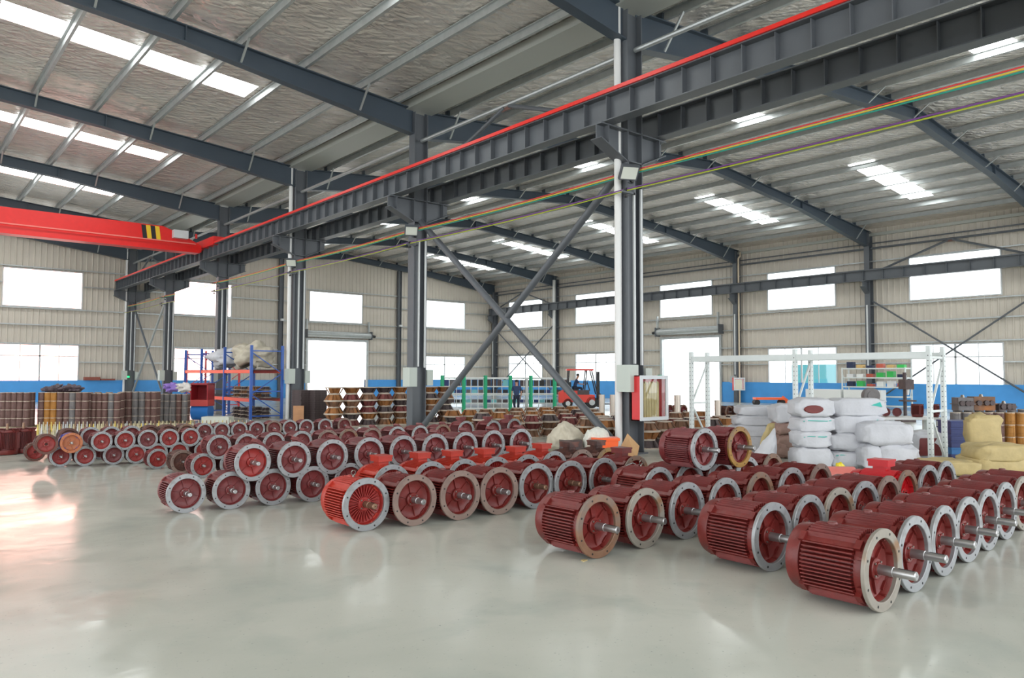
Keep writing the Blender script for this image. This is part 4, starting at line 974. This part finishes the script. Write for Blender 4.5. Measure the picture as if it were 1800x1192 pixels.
for i, (px, py, L_) in enumerate(((775, 714, 2.3), (850, 714, 2.3), (925, 714, 2.3))):
    P = on(px, py, 2, 0); shelf(P.x, P.y, -YAW+.05, L_, 1.5, 4, 'white shelving behind the green posts, %s of three from left' % ORD[i])
    rm = Matrix.Rotation(-YAW+.05, 3, 'Z')
    for j in range(3):
        for k in range(7):
            q = rm @ Vector((.25+k*(L_-.5)/6, .25, 0)); z = .18+j*.4333
            MB().box((-.13, -.15, 0), (.13, .15, .16+.08*((k*3+j) % 3))).build('parts_bin', random.choice([M_castd, M_blk, M_bluec, M_castd, mat('pale teal bin', S(120, 190, 196), .5), M_statg]), loc=(P.x+q.x, P.y+q.y, z), rz=-YAW, smooth=0,
                label='parts bin on the %s white shelving, %s shelf up, %s from left' % (ORD[i], ORD[j], ORD[k]), cat='bin', group='bins on the white shelving')
for i, (x, yb_, yt) in enumerate(((1058, 728, 694), (1077, 726, 694), (1168, 735, 695), (1191, 735, 695), (1262, 735, 704))):
    P = on(x, yb_, 2, 0); D_ = (P-CAM).dot(FWD); h = (yb_-yt)*D_/FPX
    MB().lathe([(.08, 0), (.12, 0), (.12, h), (.08, h), (.08, 0)], 24, ax='z').build('steel_cylinder', mat('turned steel', S(196, 184, 172), .35, .6), loc=(P.x, P.y, 0), label='upright turned steel cylinder, %s from left beyond the castings' % ORD[i], cat='cylinder', group='upright steel cylinders')
# pink brown motors near the right doorway
for i, (x, y) in enumerate(((1178, 722), (1202, 722), (1282, 724), (1300, 724), (1318, 722))):
    P = on(x, y, 2, .24); motor(P, .24, M_brown if i > 1 else M_red2, 'b', 'shs', 'far %s motor lying near the right wall doorway, %s from left' % ('rusty brown' if i > 1 else 'maroon', ORD[i]), 'far motors by the right doorway')
# ------------------------------------------------------------------ right side background
P = on(1490, 735, 0, 38.6); shelf(38.6, P.y-3.2, PI/2, 3.1, 2.05, 5, 'white shelf unit with boxes against the blue wall, right of the window', d=.7)
ys_ = P.y-3.2
rr = random.Random(5)
for j in range(2, 5):
    for k in range(6):
        c = rr.choice([S(206, 170, 110), S(40, 50, 80), S(230, 230, 230), S(60, 190, 90), S(190, 90, 70), S(240, 240, 236)]); h = rr.uniform(.12, .32)
        MB().box((-.15, -.16, 0), (.15, .16, h)).build('carton', mat('carton %.2f%.2f' % (c[0], c[1]), c, .6), loc=(38.25, ys_+.3+k*.5, .185+j*.4625), smooth=0, label='small carton on the white wall shelf, %s shelf up, %s from the right end' % (ORD[j], ORD[k]), cat='carton', group='cartons on the wall shelf')
for i, (x, L_) in enumerate(((1445, 1.9), (1478, 1.9))):
    P = on(1445, 712, 0, 36.9); P.y += -2.0*i+.9; MB().box((0, .02, 0), (.5, L_-.02, .95)).build('cabinet', M_white, loc=(36.9, P.y-L_, 0), smooth=0, label='low white cabinet before the blue wall, %s of two' % ('left', 'right')[i], cat='cabinet', group='white cabinets')
P = on(1345, 712, 2, 0)
r = root('orange_cart', (P.x, P.y, 0), 'low orange cart behind the rear white sacks', 'cart', rz=-YAW)
MB().box((-.6, -.3, .3), (1.0, .3, .42)).build('platform', M_plast, r, smooth=0)
for a in (-.5, .9): MB().cyl((a, -.25, .15), (a, .25, .15), .15, n=16).build('wheel', M_tyre, r)
MB().bar((.9, 0, .4), (1.3, 0, .1), .05, .3).build('chute', M_plast, r, smooth=0)
# bench with small machines
P = on(1590, 775, 2, 0)
r = root('work_table', (P.x, P.y, 0), 'long white topped table behind the low sack heap', 'table', rz=-YAW)
MB().box((-1.0, 0, .52), (1.0, .8, .58)).build('table_top', M_white, r, smooth=0)
for a in (-.9, .9):
    for b_ in (.08, .72): MB().box((a-.04, b_-.04, 0), (a+.04, b_+.04, .52)).build('leg', M_rackw, r, smooth=0)
def on_table(px, dz=.58): 
    D_ = (Vector((P.x, P.y, 0))-CAM).dot(FWD)+.35; q = dep(px, 700, D_); return (q.x, q.y, dz)
for i, px in enumerate((1556, 1576, 1612, 1640)):
    l_ = on_table(px); o = root('small_motor', (l_[0], l_[1], .58), 'small %s motor on the white topped table, %s from left' % (('red', 'red', 'dark red upright', 'rust red upright')[i], ORD[i]), 'electric motor', 'small motors on the table')
    if i < 2:
        o.scale = (.42,)*3; o.rotation_euler = (0, 0, -1.2)
        for nm, k in (('frame', 'frame'), ('fan_cowl', 'cowl'), ('end_shield', 'shield')): put(nm, LIB[k], o, mt=M_red)
    else:
        s_ = .55; o.location.z = .58+.62*s_; o.scale = (s_,)*3; o.rotation_euler = (-PI/2, 0, 0)
        for nm, k in (('frame', 'frame'), ('fan_cowl', 'cowl'), ('end_shield', 'shield')): put(nm, LIB[k], o, mt=M_red, loc=(0, 0, -RM))
# drill press
P2 = on(1672, 745, 2, 0); r = root('drill_press', (P2.x, P2.y+1.5, 0), 'dark grey drill press before the blue wall, behind the rack upright', 'drill press', rz=-YAW)
MB().box((-.25, -.25, 0), (.25, .25, .1)).build('base', M_castd, r, smooth=0); MB().cyl((0, 0, .1), (0, 0, 1.75), .06, n=14).build('column', M_castd, r)
MB().box((-.15, -.35, 1.15), (.15, .15, 1.5)).build('head', M_castd, r, smooth=0); MB().cyl((0, -.2, 1.15), (0, -.2, .95), .04, n=12).build('spindle', M_steel, r); MB().box((-.2, -.4, .72), (.2, .05, .78)).build('work_table_plate', M_castd, r, smooth=0)
P2 = on(1585, 752, 2, 0); r = root('blower', (P2.x+1.2, P2.y+1.5, 0), 'grey round blower beside a brown box before the blue wall', 'blower', rz=-YAW)
MB().cyl((0, -.12, .95), (0, .12, .95), .27, n=28).cyl((0, -.14, .95), (0, -.12, .95), .16, n=24).build('housing', M_statg, r); MB().box((-.2, -.2, 0), (.2, .2, .72)).build('stand', M_castd, r, smooth=0)
# engine and gearboxes on the right core stacks
for i, (x, w_) in enumerate(((1702, .36), (1735, .5), (1775, .4))):
    q = on(x, 783, 2, 0); l_ = (q.x+.15, q.y+.15, .812)
    r = root('gearbox', l_, '%s gearbox standing on the core stacks at the right edge' % ('grey studded', 'large brown grey', 'low dark')[i], 'gearbox', 'gearboxes on the core stacks', rz=-YAW)
    h = (.30, .32, .16)[i]
    MB().box((-w_/2, -.14, 0), (w_/2, .14, h)).box((-w_/2-.03, -.17, h*.45), (w_/2+.03, .17, h*.52)).build('housing', (M_statg, M_cast, M_castd)[i], r, smooth=0)
    for a in (-.3, .05, .3): MB().cyl((a*w_, -.2, h*.55), (a*w_, -.14, h*.55), .06, n=14).build('bearing_cover', M_castd, r)
    MB().cyl((0, 0, h), (0, 0, h+.06), .05, .03, n=12).build('cap', M_bolt, r)
# navy crates beside the rack
for j in range(6):
    q = dep(1685, 822, 14.6); MB().box((-.24, -.2, 0), (.24, .25, .115)).box((-.26, -.22, .10), (.26, .27, .125)).build('crate', M_bluec if j != 1 else mat('mid blue crate', S(40, 110, 170), .5), loc=(q.x, q.y, j*.127), rz=-YAW, smooth=0,
        label='%s blue flat crate beside the rack, %s up in its stack' % ('mid' if j == 1 else 'navy', ORD[j]), cat='crate', group='stacked blue crates')
# something bright outside the right windows
bA, bB = on(1392, 660, 0, XW+8), on(1500, 660, 0, XW+8)
MB().box((XW+8, bB.y, -.12), (XW+14, bA.y, on(1430, 641, 0, XW+8).z)).build('sheet_building', M_teal, smooth=0, label='low teal sheet building outside the right wall window', cat='building')
# chip of wood on the floor
q = on(1027, 986, 2, 0); MB().prism([(-.03, -.02), (.03, -.01), (.015, .025), (-.02, .02)], 0, .008, ax='z').build('wood_chip', M_tan, loc=(q.x, q.y, 0), smooth=0, label='small tan wood chip on the floor before the centre motors', cat='debris')
# cable draped over one motor
MB().tube([dep(1083, 856, 9.1), dep(1086, 843, 9.1), dep(1093, 828, 9.2), dep(1102, 818, 9.3), dep(1112, 814, 9.4), dep(1117, 816, 9.5)], .006, 6).build('cable', M_galv, label='pale cable looped over the motor left of the two stacked ones', cat='cable')

# ------------------------------------------------------------------ people
def skinned(name, nodes, edges, m_, parent, sub=2):
    me = bpy.data.meshes.new(name); me.from_pydata([n_[0] for n_ in nodes], edges, []); o = bpy.data.objects.new(name, me); COL.objects.link(o)
    o.modifiers.new('s', 'SKIN'); o.modifiers['s'].use_smooth_shade = True
    if not me.skin_vertices:
        import bmesh
        bm = bmesh.new(); bm.from_mesh(me); bm.verts.layers.skin.verify(); bm.to_mesh(me); bm.free()
    for i, n_ in enumerate(nodes):
        r_ = n_[1] if isinstance(n_[1], tuple) else (n_[1], n_[1]); me.skin_vertices[0].data[i].radius = r_; me.skin_vertices[0].data[i].use_root = (i == 0)
    s_ = o.modifiers.new('u', 'SUBSURF'); s_.levels = s_.render_levels = sub
    bpy.context.view_layer.update(); dg = bpy.context.evaluated_depsgraph_get(); m2 = bpy.data.meshes.new_from_object(o.evaluated_get(dg))
    bpy.data.objects.remove(o); m2.name = name; m2.materials.clear(); m2.materials.append(m_); return put(name, m2, parent)
def person(loc, rz, lab, seated=False, walk=0.0, name='person'):
    r = root(name, loc, lab, 'person', rz=rz); r.scale = (.82,)*3          # faces -Y
    hz = .88
    if seated:
        J = dict(pel=(0, 0, hz), ch=(0, -.10, hz+.42), nk=(0, -.16, hz+.55), hd=(0, -.22, hz+.70))
        legs = [[(s_*.10, 0, hz-.02), (s_*.13, -.42, hz), (s_*.13, -.45, hz-.42), (s_*.13, -.58, hz-.46)] for s_ in (-1, 1)]
        arms = [[(s_*.19, -.12, hz+.46), (s_*.24, -.28, hz+.24), (s_*.16, -.48, hz+.22)] for s_ in (-1, 1)]
    else:
        J = dict(pel=(0, 0, hz), ch=(0, .0, hz+.42), nk=(0, .0, hz+.57), hd=(0, -.02, hz+.70))
        legs = [[(s_*.09, 0, hz-.04), (s_*.10, -.06-s_*walk*.5, .47), (s_*.10, s_*walk+.03, .08), (s_*.11, s_*walk-.12, .04)] for s_ in (-1, 1)]
        arms = [[(s_*.19, 0, hz+.47), (s_*.25, .03, hz+.18), (s_*.24, -.10, hz-.05)] for s_ in (-1, 1)]
    # body: one continuous skin
    N_ = [(J['pel'], (.10, .075)), (J['ch'], (.11, .075)), (J['nk'], .055), (J['hd'], (.075, .09)), ((J['hd'][0], J['hd'][1]-.005, J['hd'][2]+.08), (.07, .085))]; E_ = [(0, 1), (1, 2), (2, 3), (3, 4)]
    for L_ in legs:
        b0 = len(N_); N_ += [(L_[0], .065), (L_[1], .045), (L_[2], .035), (L_[3], .035)]; E_ += [(0, b0), (b0, b0+1), (b0+1, b0+2), (b0+2, b0+3)]
    for A_ in arms:
        b0 = len(N_); N_ += [(A_[0], .045), (A_[1], .038), (A_[2], .03)]; E_ += [(1, b0), (b0, b0+1), (b0+1, b0+2)]
        # palm and fingers
        h = Vector(A_[2]); d = (h-Vector(A_[1])).normalized(); side = d.cross(Vector((0, 0, 1))).normalized() if abs(d.z) < .9 else Vector((0, 1, 0))
        b1 = len(N_); N_.append((tuple(h+d*.07), (.028, .018))); E_.append((b0+2, b1))
        for f_ in range(5):
            off = side*((f_-2)*.014); ln = (.05, .075, .085, .08, .06)[f_]; q = h+d*(.07+ln*.5)+off*1.2; e = h+d*(.07+ln)*.98+off*1.2+Vector((0, -.01, 0))
            if f_ == 0: q = h+d*.05+side*-.035; e = h+d*.09+side*-.05
            b2 = len(N_); N_ += [(tuple(q), .009), (tuple(e), .008)]; E_ += [(b1, b2), (b2, b2+1)]
    body = skinned('body', N_, E_, M_skin, r)
    # shirt and trousers
    T = [((J['pel'][0], J['pel'][1], J['pel'][2]-.05), (.16, .125)), ((J['pel'][0], (J['pel'][1]+J['ch'][1])/2, (J['pel'][2]+J['ch'][2])/2), (.155, .115)), (J['ch'], (.175, .12)), ((J['nk'][0], J['nk'][1], J['nk'][2]-.04), (.075, .07))]; TE = [(0, 1), (1, 2), (2, 3)]
    for A_ in arms:
        b0 = len(T); mid = tuple(Vector(A_[0]).lerp(Vector(A_[1]), .8)); T += [(A_[0], .075), (mid, .06)]; TE += [(2, b0), (b0, b0+1)]
    skinned('shirt', T, TE, M_navy, r)
    T = [(J['pel'], (.15, .118))]; TE = []
    for L_ in legs:
        b0 = len(T); T += [(L_[0], .10), (L_[1], .072), (L_[2], .06)]; TE += [(0, b0), (b0, b0+1), (b0+1, b0+2)]
    skinned('trousers', T, TE, M_trous, r)
    for L_ in legs:
        f = Vector(L_[2]); MB().add([(f.x-.045, f.y+.06, f.z-.08), (f.x+.045, f.y+.06, f.z-.08), (f.x+.05, f.y-.2, f.z-.08), (f.x-.05, f.y-.2, f.z-.08), (f.x-.035, f.y+.05, f.z+.0), (f.x+.035, f.y+.05, f.z+.0), (f.x+.035, f.y-.18, f.z-.03), (f.x-.035, f.y-.18, f.z-.03)],
            [(0, 3, 2, 1), (4, 5, 6, 7), (0, 1, 5, 4), (1, 2, 6, 5), (2, 3, 7, 6), (3, 0, 4, 7)]).build('shoe', M_blk, r, smooth=0)
    hd = Vector(J['hd'])
    hm = MB(); hm.lathe([(.0, .115), (.06, .10), (.085, .06), (.09, .02), (.085, -.03)], 18, (hd.x, hd.y+.012, hd.z+.05), ax='z'); hm.build('hair', M_hair, r, smooth=80)
    for s_ in (-1, 1):
        MB().lathe([(0, -.014), (.012, -.008), (.016, 0), (.012, .01), (0, .014)], 10, (hd.x+s_*.078, hd.y, hd.z+.03), ax='x').build('ear', M_skin, r)
        MB().lathe([(0, -.004), (.008, 0), (0, .004)], 8, (hd.x+s_*.03, hd.y-.086, hd.z+.045)).build('eye', M_blk, r)
    MB().cyl((hd.x, hd.y-.075, hd.z+.045), (hd.x, hd.y-.105, hd.z+.015), .008, .016, n=8).build('nose', M_skin, r)
    MB().box((hd.x-.022, hd.y-.089, hd.z-.018), (hd.x+.022, hd.y-.08, hd.z-.01)).build('mouth', mat('lips', S(160, 90, 84), .5), r, smooth=0)
    return r
P = on(908, 726, 2, 0)
person((P.x, P.y, 0), -YAW+PI*1.06, 'person in navy work shirt and dark trousers walking behind the castings', walk=.16)
# ------------------------------------------------------------------ forklift
P = on(1027, 722, 2, 0)+FWD*3.0; P.z = 0; th = -YAW
r = root('forklift', (P.x, P.y, 0), 'red forklift with a driver, facing right behind the nearest column', 'forklift', rz=th); r.scale = (.9,)*3   # local +x = forward
M_fk = mat('forklift red', S(226, 62, 48), .35)
MB().prism([(-.85, .35), (-.85, .85), (-.55, .95), (.15, .95), (.28, .78), (.85, .72), (.85, .30)], -.5, .5, ax='y').build('chassis', M_fk, r, smooth=0)
MB().prism([(-1.1, .3), (-1.12, .85), (-.85, 1.0), (-.85, .3)], -.48, .48, ax='y').build('counterweight', M_fk, r, smooth=0)
MB().box((-.1, -.515, .74), (.55, -.505, 1.0)).build('side_panel', M_castd, r, smooth=0)
for x0, x1 in ((-.62, -.55), (.30, .42), (1.0, .68)):
    for y in (-.46, .46): MB().bar((x0, y, 1.0 if x0 < .9 else .75), (x1, y, 2.08), .06, .06).build('cab_post', M_blk, r, smooth=0)
MB().box((-.68, -.52, 2.06), (.78, .52, 2.15)).build('overhead_guard', M_fk, r, smooth=0)
for x, rr_ in ((-.62, .26), (.70, .32)):
    for y in (-.5, .36): 
        wl = MB().cyl((x, y, rr_), (x, y+.16, rr_), rr_, n=24).build('wheel', M_tyre, r); MB().cyl((x, y-.01, rr_), (x, y+.17, rr_), rr_*.5, n=18).build('hub', M_galv, wl)
for y in (-.3, .22): MB().box((1.02, y, .05), (1.14, y+.08, 2.0)).build('mast_rail', M_blk, r, smooth=0)
for z in (.5, 1.2, 1.9): MB().box((1.04, -.3, z), (1.1, .3, z+.08)).build('mast_crossbar', M_blk, r, smooth=0)
MB().box((1.14, -.4, .25), (1.2, .4, .8)).build('carriage', M_blk, r, smooth=0)
for y in (-.28, .18): MB().box((1.2, y, .2), (2.2, y+.1, .24)).build('fork', M_blk, r, smooth=0)
MB().box((-.5, -.25, .94), (0, .25, 1.03)).box((-.55, -.25, .95), (-.42, .25, 1.42)).build('driver_seat', M_blk, r, smooth=0)
mb = MB(); mb.tube([(.48+.06*math.sin(a*PI/8), .16*math.cos(a*PI/8), 1.42+.15*math.sin(a*PI/8)) for a in range(17)], .012, 6); mb.build('steering_wheel', M_blk, r)
MB().bar((.48, 0, 1.42), (.62, 0, .95), .05, .05).build('steering_column', M_blk, r, smooth=0)
rm = Matrix.Rotation(th, 3, 'Z'); q = rm @ Vector((-.2, 0, 0))
person((P.x+q.x, P.y+q.y, .28), th+PI/2, 'person in navy shirt seated in the forklift, head bent down', seated=True, name='person')
